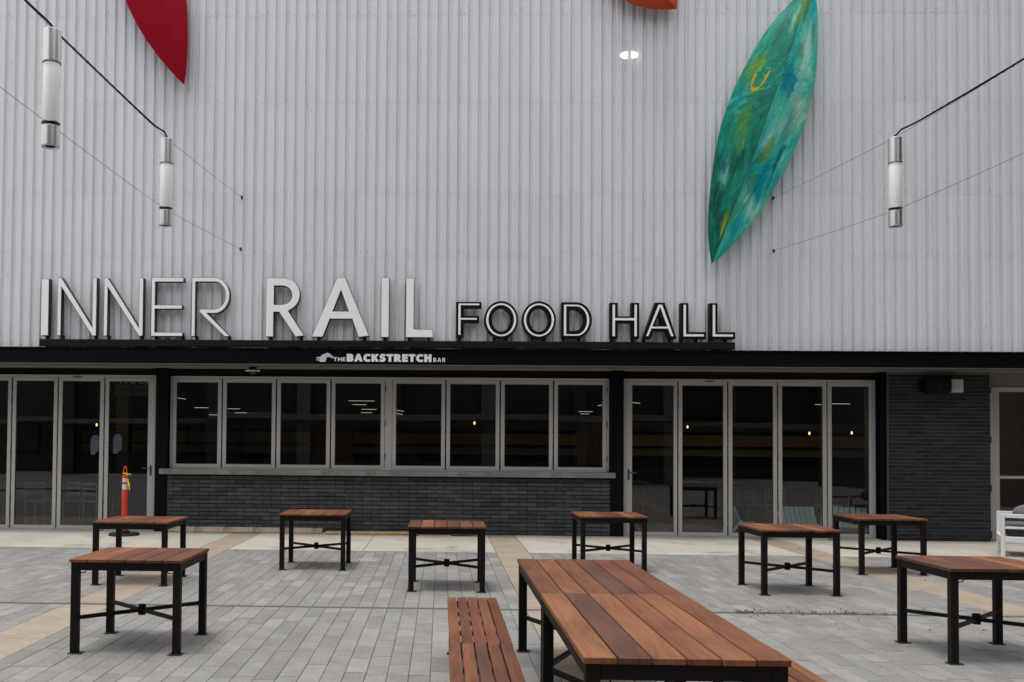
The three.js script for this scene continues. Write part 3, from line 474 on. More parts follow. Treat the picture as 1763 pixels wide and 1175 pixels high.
  leafForm('leaf_sculpture', 'tall teal and green brush-painted leaf-shaped sculpture on the ribbed metal wall',
    [[6.375, 9.866], [6.113, 9.507], [5.8, 9.169], [5.563, 8.844], [5.305, 8.382], [5.098, 7.961], [4.952, 7.578], [4.831, 7.178], [4.727, 6.594], [4.653, 5.942], [4.636, 5.378], [4.695, 4.858]],
    [[6.375, 9.866], [6.5, 9.505], [6.532, 9.144], [6.527, 8.743], [6.485, 8.096], [6.377, 7.595], [6.257, 7.175], [6.084, 6.769], [5.935, 6.443], [5.721, 6.095], [5.422, 5.596], [4.866, 4.991], [4.695, 4.858]],
    [[6.375, 9.866], [6.284, 9.506], [6.075, 8.882], [5.897, 8.34], [5.697, 7.802], [5.465, 7.166], [5.293, 6.617], [5.08, 6.031], [4.867, 5.399], [4.695, 4.858]], 0.42, 0.05, mat);
}
leafForm('leaf_sculpture', 'glossy dark red leaf-shaped sculpture on the ribbed metal wall',
  [[-5.604, 13.076], [-5.926, 12.122], [-6.015, 11.168], [-5.937, 10.32], [-5.709, 9.58], [-5.612, 9.35], [-5.45, 9.048], [-5.318, 8.848], [-5.099, 8.546], [-4.854, 8.262], [-4.636, 8.042]].map(([x, y]) => [x, y > 10.5 ? 10.5 + (y - 10.5) * 0.42 : y]),
  [[-5.604, 13.076], [-5.189, 12.22], [-4.934, 11.369], [-4.741, 10.417], [-4.616, 9.573], [-4.588, 9.144], [-4.582, 8.715], [-4.604, 8.287], [-4.636, 8.042]].map(([x, y]) => [x, y > 10.5 ? 10.5 + (y - 10.5) * 0.42 : y]),
  [[-5.604, 13.076], [-5.448, 11.905], [-5.252, 10.843], [-4.951, 9.575], [-4.852, 9.133], [-4.759, 8.692], [-4.636, 8.042]].map(([x, y]) => [x, y > 10.5 ? 10.5 + (y - 10.5) * 0.42 : y]), 0.26, 0.04, M.red);
leafForm('leaf_sculpture', 'orange leaf-shaped sculpture on the ribbed metal wall above the bright oval lamp',
  [[2.854, 11.56], [2.52, 11.117], [2.482, 10.682], [2.627, 10.256], [2.893, 9.817], [3.199, 9.525], [3.301, 9.465], [3.474, 9.409], [3.657, 9.367], [3.86, 9.355], [4.083, 9.364]],
  [[2.854, 11.56], [3.52, 11.215], [3.878, 10.774], [4.031, 10.245], [4.088, 9.52], [4.083, 9.364]], [[2.854, 11.56], [2.959, 11.217], [3.165, 10.78], [3.473, 10.146], [3.829, 9.552], [4.083, 9.364]], 0.26, 0.04, M.orangePaint);

{ // bright oval lamp set in the cladding, one rib in front of it
  const o = base('wall_lamp', [3.293, 8.628, 0.735]); tag(o, 'small lit oval lamp in the ribbed metal wall below the orange leaf sculpture', 'lamp');
  const glow = std([0.9, 0.9, 0.85], 0.4, { emissive: lin(1, 0.98, 0.86), emissiveIntensity: 0.52 });
  const half = (x0, x1) => { const n = 12, top = [], bot = []; for (let i = 0; i <= n; i++) { const x = x0 + (x1 - x0) * i / n, y = 0.072 * Math.sqrt(Math.max(0, 1 - (x / 0.165) ** 2)); top.push([x, y + x * 0.04]); bot.push([x, -y + x * 0.04]); } return extrude([...bot, ...top.reverse()], [], 0.004, 0.012); };
  add(o, 'lens', half(-0.165, -0.02), glow); add(o, 'lens', half(0.045, 0.165), glow);
  const l = new THREE.PointLight(lin(1, 0.97, 0.88), 0.012); l.position.set(0.1, -0.01, 0.05); l.castShadow = true; o.add(l);
}

// ---------------------------------------------------------------- hanging tube lamps, cables and wires
function tubeLamp(label, x, z) {
  const o = base('tube_lamp', [x, 4.75, z]); tag(o, label, 'hanging lamp', 'tube lamps hung between the wires');
  const r = 0.093;
  add(o, 'top_housing', lathe([[0, 1.25], [r - 0.006, 1.25], [r, 1.244], [r, 0.905], [r - 0.004, 0.9], [0, 0.9]], 36), M.steel);
  add(o, 'light_tube', lathe([[0, 0.9], [r - 0.007, 0.9], [r - 0.007, 0.262], [0, 0.262]], 36), M.tube);
  add(o, 'seam_ring', lathe([[r - 0.006, 0.899], [r + 0.0015, 0.899], [r + 0.0015, 0.893], [r - 0.006, 0.893]], 36), M.steelDark);
  add(o, 'collar', lathe([[0, 0.262], [r + 0.001, 0.262], [r + 0.001, 0.25], [r * 0.55, 0.248], [r * 0.55, 0.222], [0, 0.222]], 36), M.steelDark);
  add(o, 'bottom_housing', lathe([[0, 0.222], [r - 0.003, 0.222], [r, 0.218], [r, 0.012], [r - 0.002, 0.0], [r - 0.012, 0.0], [r - 0.014, 0.03], [0, 0.034]], 36), M.steel);
  add(o, 'base_cap', lathe([[0, 0.008], [0.05, 0.008], [0.06, 0.02], [0.06, 0.033]], 30), M.cable);
  add(o, 'cable_gland', lathe([[0, 1.292], [0.016, 1.29], [0.018, 1.25], [0, 1.25]], 14), M.cable);
  return o;
}
tubeLamp('white and steel tube lamp hanging closest, at the upper left of the wall', -4.143, 7.847);
tubeLamp('white and steel tube lamp at left, smaller and lower, above the N of INNER', -3.965, 4.233);
tubeLamp('white and steel tube lamp hanging right of the teal leaf sculpture', 6.325, 4.234);
function line(name, label, cat, pts, r, m, anchored, group) {
  const sag = []; for (let i = 0; i + 1 < pts.length; i++) { const a = new THREE.Vector3(...pts[i]), b = new THREE.Vector3(...pts[i + 1]); for (let k = 0; k < 10; k++) { const t = k / 10, p = a.clone().lerp(b, t); p.y -= Math.sin(t * Math.PI) * a.distanceTo(b) * 0.0025; sag.push(p); } } sag.push(new THREE.Vector3(...pts.at(-1)));
  const o = base(name); tag(o, label, cat, group); const c = new THREE.CatmullRomCurve3(sag, false, 'centripetal');
  add(o, 'strand', new THREE.TubeGeometry(c, sag.length * 3, r, 6), m);
  if (anchored) { const [x, y, z] = pts[0]; add(o, 'wall_anchor', merge([box(x - 0.018, x + 0.018, y - 0.032, y + 0.032, z - 0.03, z - 0.018), rod([x, y, z - 0.018], [x, y, z + 0.015], 0.01), at(new THREE.TorusGeometry(0.015, 0.005, 6, 14), x, y, z + 0.022, 0.5)]), M.steelDark); }
  return o;
}
line('support_wire', 'upper thin wire from the wall through the tops of the two left tube lamps', 'wire', [[-3.613, 6.068, 0.765], [-3.965, 6.01, 4.233], [-4.143, 6.02, 7.847], [-4.8, 6.16, 24]], 0.003, M.wire, true, 'lamp wires');
line('support_wire', 'lower thin wire from the wall past the bottoms of the two left tube lamps', 'wire', [[-3.621, 5.135, 0.765], [-3.965, 4.985, 4.233], [-4.143, 4.985, 7.847], [-4.8, 5.15, 24]], 0.003, M.wire, true, 'lamp wires');
line('support_wire', 'upper thin wire from the wall to the top of the right tube lamp', 'wire', [[5.829, 6.061, 0.765], [6.325, 6.01, 4.234], [6.539, 6.05, 6.836], [7.84, 6.2, 24]], 0.003, M.wire, true, 'lamp wires');
line('support_wire', 'lower thin wire from the wall past the bottom of the right tube lamp', 'wire', [[5.837, 5.124, 0.765], [6.325, 4.985, 4.234], [6.711, 5.08, 6.531], [7.84, 5.22, 24]], 0.003, M.wire, true, 'lamp wires');
function power(label, segs) { const o = line('power_cable', label, 'cable', segs, 0.0125, M.cable); return o; }
{
  const o = power('black power cable strung between and beyond the two left tube lamps', [[-3.965, 6.03, 4.233], [-3.972, 6.075, 4.33], [-4.0, 6.04, 4.7], [-4.143, 6.03, 7.62], [-4.15, 6.05, 7.95], [-4.17, 6.04, 8.4], [-4.79, 6.18, 24]]);
  for (let k = 0; k < 14; k++) { const t = k / 14; add(o, 'cable_tie', at(new THREE.TorusGeometry(0.0135, 0.0028, 5, 10), -4.01 - t * 0.12, 6.025, 4.9 + t * 2.6), M.cable); }
  const p = power('black power cable running from the right tube lamp up to the right', [[6.325, 6.03, 4.234], [6.335, 6.08, 4.32], [6.37, 6.05, 4.75], [6.541, 6.06, 6.836], [7.84, 6.22, 24]]);
  for (let k = 0; k < 12; k++) { const t = k / 12; add(p, 'cable_tie', at(new THREE.TorusGeometry(0.0135, 0.0028, 5, 10), 6.39 + t * 0.15, 6.05, 5.0 + t * 1.8), M.cable); }
}

// ---------------------------------------------------------------- tables
const LEG = 0.06;
function tableTop(o, w, l, n, h, thick, gap, mats) {
  const bw = (w - gap * (n - 1)) / n;
  for (let i = 0; i < n; i++) add(o, 'plank', cbox(bw, thick, l, 0.0035, Math.round(rr(0, 40)) * 0.07, Math.round(rr(0, 40)) * 0.11), mats[i % mats.length], [-w / 2 + bw / 2 + i * (bw + gap), h - thick / 2 + rr(-0.0006, 0.0006), rr(-0.001, 0.001)]);
}
function frameParts(o, w, l, h, thick, leg, apron, inset) {
  const top = h - thick, hx = w / 2 - inset - leg / 2, hz = l / 2 - inset - leg / 2;
  for (const sx of [-1, 1]) for (const sz of [-1, 1]) {
    const L = add(o, 'leg', cbox(leg, top - 0.006, leg, 0.004), M.blackMetal, [sx * hx, (top + 0.006) / 2, sz * hz]);
    add(L, 'foot_plate', cbox(leg + 0.045, 0.008, leg + 0.03, 0.002), M.footMetal, [sx * -0.008, -(top + 0.006) / 2 + 0.004, 0]);
  }
  const a = [];
  for (const s of [-1, 1]) { a.push(box(-hx + leg / 2, hx - leg / 2, top - apron, top - 0.001, s * (l / 2 - inset - 0.022) - 0.018, s * (l / 2 - inset - 0.022) + 0.018)); a.push(box(s * (w / 2 - inset - 0.022) - 0.018, s * (w / 2 - inset - 0.022) + 0.018, top - apron, top - 0.001, -hz + leg / 2, hz - leg / 2)); }
  a.forEach((g) => add(o, 'apron', g, M.blackMetal));
  return [hx, hz, top];
}
function brace(o, hx, hz, y, leg) {
  const r = leg * 0.3;
  add(o, 'stretcher', bar([-hx + r, y, hz - r], [hx - r, y, -hz + r], 0.026, 0.03), M.blackMetal);
  add(o, 'stretcher', merge([bar([-hx + r, y, -hz + r], [-0.02, y, -0.02 * hz / hx], 0.026, 0.03), bar([0.02, y, 0.02 * hz / hx], [hx - r, y, hz - r], 0.026, 0.03)]), M.blackMetal);
  add(o, 'hub', lathe([[0, y + 0.045], [0.029, y + 0.045], [0.032, y + 0.042], [0.032, y - 0.038], [0, y - 0.038]], 20), M.blackMetal);
}
function hooks(o, hx, hz, top, apron, leg) { for (const s of [-1, 1]) add(o, 'bag_hook', merge([rod([s * (hx - leg * 0.5), top - apron - 0.022, hz], [s * (hx - leg * 0.5 - 0.045), top - apron - 0.018, hz], 0.004), rod([s * (hx - leg * 0.5 - 0.045), top - apron - 0.018, hz], [s * (hx - leg * 0.5 - 0.05), top - apron, hz], 0.004)]), M.blackMetal); }
function squareTable() {
  const o = new THREE.Group(); tableTop(o, 0.88, 0.88, 6, 0.735, 0.026, 0.006, M.wood);
  const [hx, hz, top] = frameParts(o, 0.88, 0.88, 0.735, 0.026, LEG, 0.062, 0.01); brace(o, hx, hz, 0.275, LEG); hooks(o, hx, hz, top, 0.062, LEG); return o;
}
const proto = squareTable();
const spots = [
  [-2.44, 9.92, 'square wooden slat table nearest at left, across the drain from the others'],
  [-3.575, 6.37, 'square wooden slat table in front of the orange and white delineator post'],
  [-1.672, 4.83, 'square wooden slat table before the left half of the brick counter'],
  [0.076, 6.54, 'square wooden slat table behind the free end of the wooden bench'],
  [2.27, 4.66, 'square wooden slat table behind the long table, before the black post and first right door'],
  [4.02, 6.47, 'square wooden slat table before the right folding doors, its feet on grey paving'],
  [5.905, 4.59, 'square wooden slat table standing over the right tan band before the tall brick pier'],
  [4.335, 9.82, 'square wooden slat table nearest at the right edge, cut off by the frame'],
];
spots.forEach(([x, z, label], i) => {
  const o = proto.clone(); o.name = numbered('square_table'); o.position.set(x, 0, z); o.rotation.y = rr(-0.008, 0.008); scene.add(o);
  tag(o, label, 'table', 'square slat tables on the plaza');
  let k = Math.floor(rr(0, 6)); o.children.forEach((c) => { if (c.name === 'plank') c.material = M.wood[(k = (k + 1 + Math.floor(rr(0, 4))) % 6)]; });
});
function longTable(z, label, order) {
  const o = base('dining_table', [1.064, 0, z]); tag(o, label, 'table', 'long tables set end to end');
  tableTop(o, 0.885, 1.80, 6, 0.735, 0.03, 0.007, order.map((i) => M.wood[i]));
  const [hx, hz, top] = frameParts(o, 0.885, 1.80, 0.735, 0.03, 0.064, 0.07, 0.01); brace(o, hx, hz, 0.275, LEG); hooks(o, hx, hz, top, 0.07, 0.064);
}
longTable(10.862, 'farther of the two long wooden slat tables set end to end', [0, 2, 0, 3, 5, 1]);
longTable(12.668, 'nearer of the two long wooden slat tables set end to end, bright orange planks', [4, 3, 4, 2, 4, 0]);
function bench(x, z, label, order) {
  const o = base('bench', [x, 0, z]); tag(o, label, 'bench', 'slat benches beside the long tables');
  tableTop(o, 0.385, 1.775, 5, 0.44, 0.026, 0.0075, order.map((i) => M.wood[i]));
  const [hx, hz, top] = frameParts(o, 0.385, 1.775, 0.44, 0.026, 0.05, 0.045, 0.012);
  for (let k = -2; k <= 2; k++) add(o, 'cross_bar', box(-hx + 0.02, hx - 0.02, top - 0.03, top - 0.001, k * 0.36 - 0.014, k * 0.36 + 0.014), M.blackMetal);
}
bench(0.252, 10.99, 'farther wooden slat bench left of the long tables, its free end before a square table', [0, 1, 5, 0, 1]);
bench(0.248, 12.775, 'nearer wooden slat bench left of the long tables, cut off by the frame', [0, 2, 3, 5, 1]);
bench(1.815, 12.79, 'wooden slat bench peeking out right of the near long table corner', [5, 1, 5, 0, 4]);

// ---------------------------------------------------------------- delineator post, boards, sofa
{
  const o = base('delineator_post', [-5.61, 0, 0.86]); tag(o, 'orange plastic delineator post with two white bands on a black base', 'traffic post');
  add(o, 'post_base', (() => { const g = new THREE.CylinderGeometry(0.25, 0.275, 0.05, 8); g.rotateY(Math.PI / 8); g.translate(0, 0.025, 0); return g.toNonIndexed(); })(), M.rubber);
  add(o, 'base_collar', lathe([[0, 0.1], [0.075, 0.095], [0.1, 0.05], [0, 0.05]], 20), M.rubber);
  add(o, 'post', lathe([[0, 1.075], [0.035, 1.07], [0.047, 1.045], [0.047, 0.79], [0.056, 0.78], [0.056, 0.66], [0.054, 0.655], [0.052, 0.08], [0, 0.08]], 28), M.orange);
  for (const [a, b] of [[0.815, 0.905], [0.945, 1.01]].map(([a, b]) => [a, b])) add(o, 'reflective_band', lathe([[0.0475, b], [0.049, b - 0.001], [0.049, a + 0.001], [0.0475, a]], 28), M.reflect);
  const c = new THREE.CatmullRomCurve3([[-0.026, 1.05, 0], [-0.028, 1.14, 0], [-0.016, 1.205, 0], [0, 1.222, 0], [0.016, 1.205, 0], [0.028, 1.14, 0], [0.026, 1.05, 0]].map((p) => new THREE.Vector3(...p)));
  add(o, 'grip_loop', new THREE.TubeGeometry(c, 24, 0.0125, 8), M.orange);
}
{ // torn caution tape tied to the loop
  const P = [[0.0, 1.10, 0.03], [0.045, 1.10, 0.05], [0.06, 1.04, 0.055], [0.072, 0.97, 0.05], [0.085, 0.9, 0.06], [0.093, 0.83, 0.05], [0.098, 0.77, 0.055]].map((p) => new THREE.Vector3(...p)), c = new THREE.CatmullRomCurve3(P), n = 24, pos = [], idx = [];
  for (let i = 0; i <= n; i++) { const p = c.getPoint(i / n), w = 0.016 + 0.006 * Math.sin(i * 1.3), a = i * 0.5; pos.push(p.x - w * Math.cos(a * 0.4), p.y, p.z - 0.01 * Math.sin(a), p.x + w * Math.cos(a * 0.4), p.y + 0.006, p.z + 0.01 * Math.sin(a)); if (i < n) idx.push(2 * i, 2 * i + 1, 2 * i + 2, 2 * i + 1, 2 * i + 3, 2 * i + 2); }
  const g = new THREE.BufferGeometry(); g.setAttribute('position', new THREE.Float32BufferAttribute(pos, 3)); g.setIndex(idx); g.computeVertexNormals();
  const knot = merge([at(new THREE.TorusGeometry(0.036, 0.009, 6, 14).rotateX(Math.PI / 2), 0, 1.10, 0), at(cbox(0.09, 0.018, 0.004, 0), 0.075, 1.088, 0.04, 0.2, 0, -0.12)]);
  const o = base('caution_tape', [-5.61, 0, 0.86]); tag(o, 'strip of yellow caution tape tied around the orange post top', 'tape'); add(o, 'loose_end', g, M.tape); add(o, 'knot', knot, M.tape);
}
tag(add(scene, 'wooden_board', cbox(2.95, 0.02, 0.14, 0.002, 0.3, 0.1), M.oldPly, [-3.66, 0.050, 0.055], [0.62, 0, 0]), 'long weathered grey-brown board leaning on the brick counter base, left', 'board');
tag(add(scene, 'wooden_board', cbox(0.55, 0.02, 0.2, 0.002, 0.9, 0.6), M.ply[1], [-1.87, 0.0115, 0.19]), 'short light wooden board on the ground between the weathered board and the stack', 'board');
tag(add(scene, 'wooden_board', cbox(2.35, 0.022, 0.22, 0.002, 1.3, 0.2), M.ply[1], [-0.98, 0.0125, 0.23]), 'lower of two light wooden boards stacked at the brick counter base', 'board');
tag(add(scene, 'wooden_board', cbox(2.72, 0.022, 0.24, 0.002, 2.3, 0.9), M.ply[0], [-0.74, 0.046, 0.225], [0.012, 0.004, 0.006]), 'upper and longer light wooden board stacked at the brick counter base', 'board');
{
  const o = base('outdoor_armchair', [9.25, 0, 2.42], -0.45); tag(o, 'white metal outdoor armchair with dark grey cushions at the right edge', 'armchair');
  const W = 0.84, D = 0.8, p = (x, z, h) => box(x - 0.028, x + 0.028, 0, h, z - 0.028, z + 0.028, 0.004);
  add(o, 'leg', p(-W / 2, D / 2, 0.66), M.chairWhite); add(o, 'leg', p(W / 2, D / 2, 0.66), M.chairWhite); add(o, 'leg', p(-W / 2, -D / 2, 0.66), M.chairWhite); add(o, 'leg', p(W / 2, -D / 2, 0.66), M.chairWhite);
  for (const z of [-D / 2, D / 2]) { add(o, 'side_rail', box(-W / 2 + 0.028, W / 2 - 0.028, 0.60, 0.66, z - 0.026, z + 0.026, 0.004), M.chairWhite); add(o, 'side_rail', box(-W / 2 + 0.028, W / 2 - 0.028, 0.43, 0.465, z - 0.02, z + 0.02, 0.004), M.chairWhite); add(o, 'side_rail', box(-W / 2 + 0.028, W / 2 - 0.028, 0.22, 0.31, z - 0.026, z + 0.026, 0.004), M.chairWhite); }
  for (const x of [-W / 2, W / 2]) add(o, 'seat_rail', box(x - 0.026, x + 0.026, 0.22, 0.31, -D / 2 + 0.028, D / 2 - 0.028, 0.004), M.chairWhite);
  add(o, 'back_rail', box(W / 2 - 0.026, W / 2 + 0.026, 0.60, 0.66, -D / 2 + 0.028, D / 2 - 0.028, 0.004), M.chairWhite);
  add(o, 'glide_slot', box(-0.05, 0.03, 0.255, 0.28, D / 2 + 0.0265, D / 2 + 0.029, 0), M.cable);
  add(o, 'seat_cushion', new RoundedBoxGeometry(W - 0.1, 0.16, D - 0.1, 3, 0.045).translate(0, 0.39, 0), M.cushion);
  add(o, 'back_cushion', new RoundedBoxGeometry(0.17, 0.40, D - 0.1, 3, 0.06).rotateZ(-0.16).translate(W / 2 - 0.14, 0.62, 0), M.cushion);
  add(o, 'pillow', new THREE.SphereGeometry(0.5, 24, 16).scale(0.56, 0.30, 0.18).rotateZ(-0.1).translate(0.0, 0.66, D / 2 - 0.16), M.pillow);
}

// ---------------------------------------------------------------- things fixed to the wall
{
  const s = base('wall_speaker', [8.85, 2.78, 0.36]); tag(s, 'black outdoor loudspeaker high on the dark brick pier', 'speaker');
  add(s, 'cabinet', new RoundedBoxGeometry(0.44, 0.26, 0.24, 3, 0.05), M.letterBlack); add(s, 'grille', new RoundedBoxGeometry(0.36, 0.2, 0.02, 2, 0.009).translate(0, 0, 0.122), M.cable); add(s, 'wall_plate', box(-0.04, 0.04, -0.03, 0.03, -0.16, -0.12), M.beam); for (const k of [-1, 1]) add(s, 'bracket', box(k * 0.24 - 0.02, k * 0.24 + 0.02, -0.1, 0.1, -0.1, 0.0), M.beam); add(s, 'badge', box(-0.01, 0.01, -0.01, 0.012, 0.132, 0.135, 0), M.steelDark);
  const b = base('junction_box', [9.18, 2.79, 0.30]); tag(b, 'light grey junction box right of the loudspeaker on the brick pier', 'junction box');
  add(b, 'casing', new RoundedBoxGeometry(0.27, 0.24, 0.15, 2, 0.015), M.alu); add(b, 'lid', new RoundedBoxGeometry(0.25, 0.22, 0.02, 2, 0.008).translate(0, 0, 0.078), M.alu); add(b, 'conduit', rod([0.02, 0.12, -0.02], [0.02, 0.32, -0.02], 0.013), M.steelDark);
  const c = base('dome_camera', [-3.46, 3.051, 0.32]); tag(c, 'white disc security camera with dark dome under the soffit', 'security camera');
  add(c, 'mount', lathe([[0, 0], [0.07, 0], [0.07, -0.055], [0, -0.055]], 24), M.letterBlack); add(c, 'disc', lathe([[0, -0.05], [0.12, -0.055], [0.14, -0.068], [0.13, -0.078], [0, -0.08]], 32), M.white); add(c, 'dome', new THREE.SphereGeometry(0.075, 24, 10, 0, Math.PI * 2, Math.PI / 2, Math.PI / 2).scale(1, 0.9, 1).translate(0, -0.08, 0), new THREE.MeshPhysicalMaterial({ color: lin(0.03, 0.03, 0.035), roughness: 0.08 }));
}

// ---------------------------------------------------------------- dead leaves along the drain
{
  const g = new THREE.PlaneGeometry(0.03, 0.016, 3, 1); const p = g.attributes.position; for (let i = 0; i < p.count; i++) { const x = p.getX(i); p.setZ(i, Math.cos(x * 90) * 0.006); if (Math.abs(x) > 0.012) p.setY(i, p.getY(i) * 0.2); } g.rotateX(-Math.PI / 2); g.computeVertexNormals();
  const n = 330, im = new THREE.InstancedMesh(g, std([1, 1, 1], 0.9, { side: THREE.DoubleSide }), n), d = new THREE.Object3D(); im.name = 'leaf_litter'; im.castShadow = im.receiveShadow = true;
  for (let i = 0; i < n; i++) {
    let x, z; const c = rnd();
    if (c < 0.42) { x = 2.95 + Math.abs(rr(-1, 1) * rr(0, 1)) * 0.9; z = 8.03 + rr(-1, 1) * rr(0.02, 0.2); } else if (c < 0.8) { x = 3.95 + rr(-0.5, 0.9) * rr(0.3, 1); z = 8.0 + rr(-1, 1) * rr(0.01, 0.09); } else if (c < 0.93) { x = rr(2.8, 5.6); z = 8.1 + rr(-0.5, 0.9); } else { x = rr(-7, 7); z = rr(1.0, 11); }
    d.position.set(x, 0.004 + rnd() * 0.006, z); d.rotation.set(rr(-0.5, 0.5), rr(0, 6.28), rr(-0.5, 0.5)); d.scale.setScalar(rr(0.4, 1.05)); d.updateMatrix(); im.setMatrixAt(i, d.matrix); im.setColorAt(i, pick(M.leaf).color);
  }
  tag(im, 'dry brown leaves and crumbs scattered along the drain', 'leaves', null, 'stuff'); scene.add(im);
}

// ---------------------------------------------------------------- inside the hall
for (const [x, y, z, r, label] of [[5.669, 2.12, -4.5, 0.028, 'small glowing pendant bulb behind the second right folding door'], [8.82, 2.01, -5.5, 0.03, 'small glowing pendant bulb behind the fourth right folding door'], [9.822, 2.03, -5.5, 0.03, 'small glowing pendant bulb behind the fifth right folding door'], [0.77, 2.17, -4.5, 0.03, 'small glowing pendant bulb behind the sixth serving window'], [-7.905, 2.05, -4, 0.028, 'small glowing pendant bulb behind the third left folding door']]) {
  const o = base('pendant_lamp', [x, y, z]); tag(o, label, 'pendant lamp', 'pendant bulbs inside the hall');
  add(o, 'bulb', new THREE.SphereGeometry(r * 0.72, 14, 10).scale(0.9, 1.6, 0.9), std([0.9, 0.7, 0.4], 0.4, { emissive: lin(1, 0.55, 0.16), emissiveIntensity: 3.2 }));
  add(o, 'socket', lathe([[0, 0.14], [0.018, 0.14], [0.02, 0.05], [0, 0.05]], 12), M.cable); add(o, 'cord', rod([0, 0.14, 0], [0, 3.39 - y, 0], 0.005), M.cable);
  const l = new THREE.PointLight(lin(1, 0.62, 0.3), 0.5); l.position.set(0, 0, 0); l.castShadow = true; o.add(l);
}
const ledMat = std([0.9, 0.9, 0.85], 0.4, { emissive: lin(1, 0.95, 0.8), emissiveIntensity: 0.5 });
const leds = [[-6.3, 2.73, 0.2, 0.3], [-5.74, 2.5, 0.33, 0], [-5.44, 2.33, 0.22, 0], [-4.96, 2.48, 0.3, 0], [-4.79, 2.385, 0.28, 0], [-1.9, 2.69, 0.62, 0], [-1.95, 2.6, 0.33, 0], [-1.72, 2.49, 0.36, 0], [-1.78, 2.41, 0.26, 0], [-1.02, 2.48, 0.24, 0.4], [-1.02, 2.4, 0.18, 0.4], [3.75, 2.62, 0.25, -0.4], [3.41, 2.475, 0.32, 0], [3.39, 2.42, 0.2, 0], [4.62, 2.7, 0.22, 0.2], [9.36, 2.7, 0.43, 0], [8.88, 2.68, 0.22, 0]];
const ledNames = ['slanting strip light behind the first serving window', 'upper strip light at the right of the first serving window', 'lower strip light at the right edge of the first serving window', 'upper strip light behind the second serving window', 'lower strip light behind the second serving window', 'long topmost strip light behind the fourth serving window', 'second strip light from the top behind the fourth serving window', 'third strip light from the top behind the fourth serving window', 'lowest strip light behind the fourth serving window', 'upper slanting strip light at the left of the fifth serving window', 'lower slanting strip light at the left of the fifth serving window', 'slanting strip light at the right edge of the eighth serving window', 'upper level strip light behind the eighth serving window', 'lower level strip light behind the eighth serving window', 'short strip light behind the first right folding door', 'strip light behind the fifth right folding door', 'strip light behind the fourth right folding door'];
leds.forEach(([x, y, w, t], i) => {
  const o = base('strip_light', [x, y, -5 - t]); o.rotation.y = t; o.rotation.z = -t * 0.4; tag(o, 'thin glowing ' + ledNames[i], 'strip light', 'ceiling strip lights inside the hall');
  add(o, 'diffuser', cbox(w, 0.009, 0.03, 0.002), ledMat); add(o, 'housing', cbox(w, 0.02, 0.04, 0.002), M.cable, [0, 0.018, 0]); add(o, 'hanger', rod([0, 0.028, 0], [0, 3.39 - y, 0], 0.003), M.cable);
});
for (const [x, y, w] of [[-5.4, 2.32, 1.2], [-1.5, 2.4, 1.2], [3.6, 2.41, 1.0], [9.2, 2.66, 0.8]]) { const l = new THREE.RectAreaLight(lin(1, 0.95, 0.82), 0.9, w, 0.1); l.position.set(x, y - 0.02, -5); l.rotation.x = -Math.PI / 2; scene.add(l); }
{
  const font = await new FontLoader().loadAsync('fonts/droid/droid_sans_bold.typeface.json');
  const o = base('pizza_sign', [-6.13, 0, -1.25]); tag(o, 'hanging sign reading PIZZERIA seen through the left folding door', 'sign');
  add(o, 'board', box(-0.42, 0.36, 2.59, 2.80, -0.03, 0, 0.003), M.inWood);
  add(o, 'upper_board', box(-0.5, 0.36, 2.81, 3.1, -0.04, -0.01, 0.003), M.inDark);
  const put = (t, s, x, y, m, z, k = 1) => { const g = new TextGeometry(t, { font, size: s, depth: 0.006, curveSegments: 4 }); g.computeBoundingBox(); g.translate(-g.boundingBox.min.x, 0, 0); g.scale(k, 1, 1); g.translate(x, y, z); add(o, 'lettering', g, m); };
  put('PIZZERIA', 0.075, -0.26, 2.66, M.inDark, 0.001, 1.25); put('HOLI', 0.18, -0.32, 2.825, std([0.4, 0.4, 0.38], 0.6), -0.009, 1.05);
}
for (const [x, y, label] of [[-6.13, 1.62, 'pale hexagonal paper notice inside the fourth left folding door'], [-6.56, 1.60, 'pale hexagonal paper notice inside the third left folding door, half hidden']]) {
  const cv = document.createElement('canvas'); cv.width = 128; cv.height = 192; const c = cv.getContext('2d'); c.fillStyle = '#b9b6cc'; c.fillRect(0, 0, 128, 192); c.fillStyle = '#55556a'; for (let r = 0; r < 9; r++) for (let k = 0; k < 6; k++) if (rnd() < 0.8) c.fillRect(14 + k * 17, 26 + r * 16, rr(6, 14), r % 3 ? 4 : 7);
  const t = new THREE.CanvasTexture(cv); t.colorSpace = THREE.SRGBColorSpace; t.repeat.set(1 / 0.2, 1 / 0.32); t.offset.set(0.5, 0.5);
  const g = extrude([[-0.1, -0.08], [-0.1, -0.15], [-0.02, -0.155], [0.09, -0.08], [0.1, 0.1], [0.05, 0.155], [-0.04, 0.15], [-0.1, 0.09]], [], 0, 0.002);
  const m = add(scene, 'notice', g, std([0.62, 0.62, 0.68], 0.8, { map: t }), [x, y, -0.24]); m.scale.set(0.85, 1.2, 1); tag(m, label, 'notice', 'paper notices inside the doors');
}
function insideTable(x, z, w, h, label, mat) { const o = base('indoor_table', [x, 0, z]); tag(o, label, 'table'); add(o, 'table_top', cbox(w, 0.035, 0.8, 0.004), mat, [0, h, 0]); for (const a of [-1, 1]) for (const b of [-1, 1]) add(o, 'leg', cbox(0.05, h - 0.02, 0.05, 0.003), M.blackMetal, [a * (w / 2 - 0.05), (h - 0.02) / 2, b * 0.34]); for (const b of [-1, 1]) add(o, 'foot_rail', cbox(w - 0.1, 0.03, 0.03, 0.002), M.blackMetal, [0, 0.35, b * 0.34]); }
insideTable(5.35, -1.6, 1.25, 0.95, 'dark wooden bar-height table behind the second and third right folding doors', M.inWood);
insideTable(3.75, -1.6, 0.7, 0.95, 'dark wooden bar-height table behind the first right folding door', M.inWood);
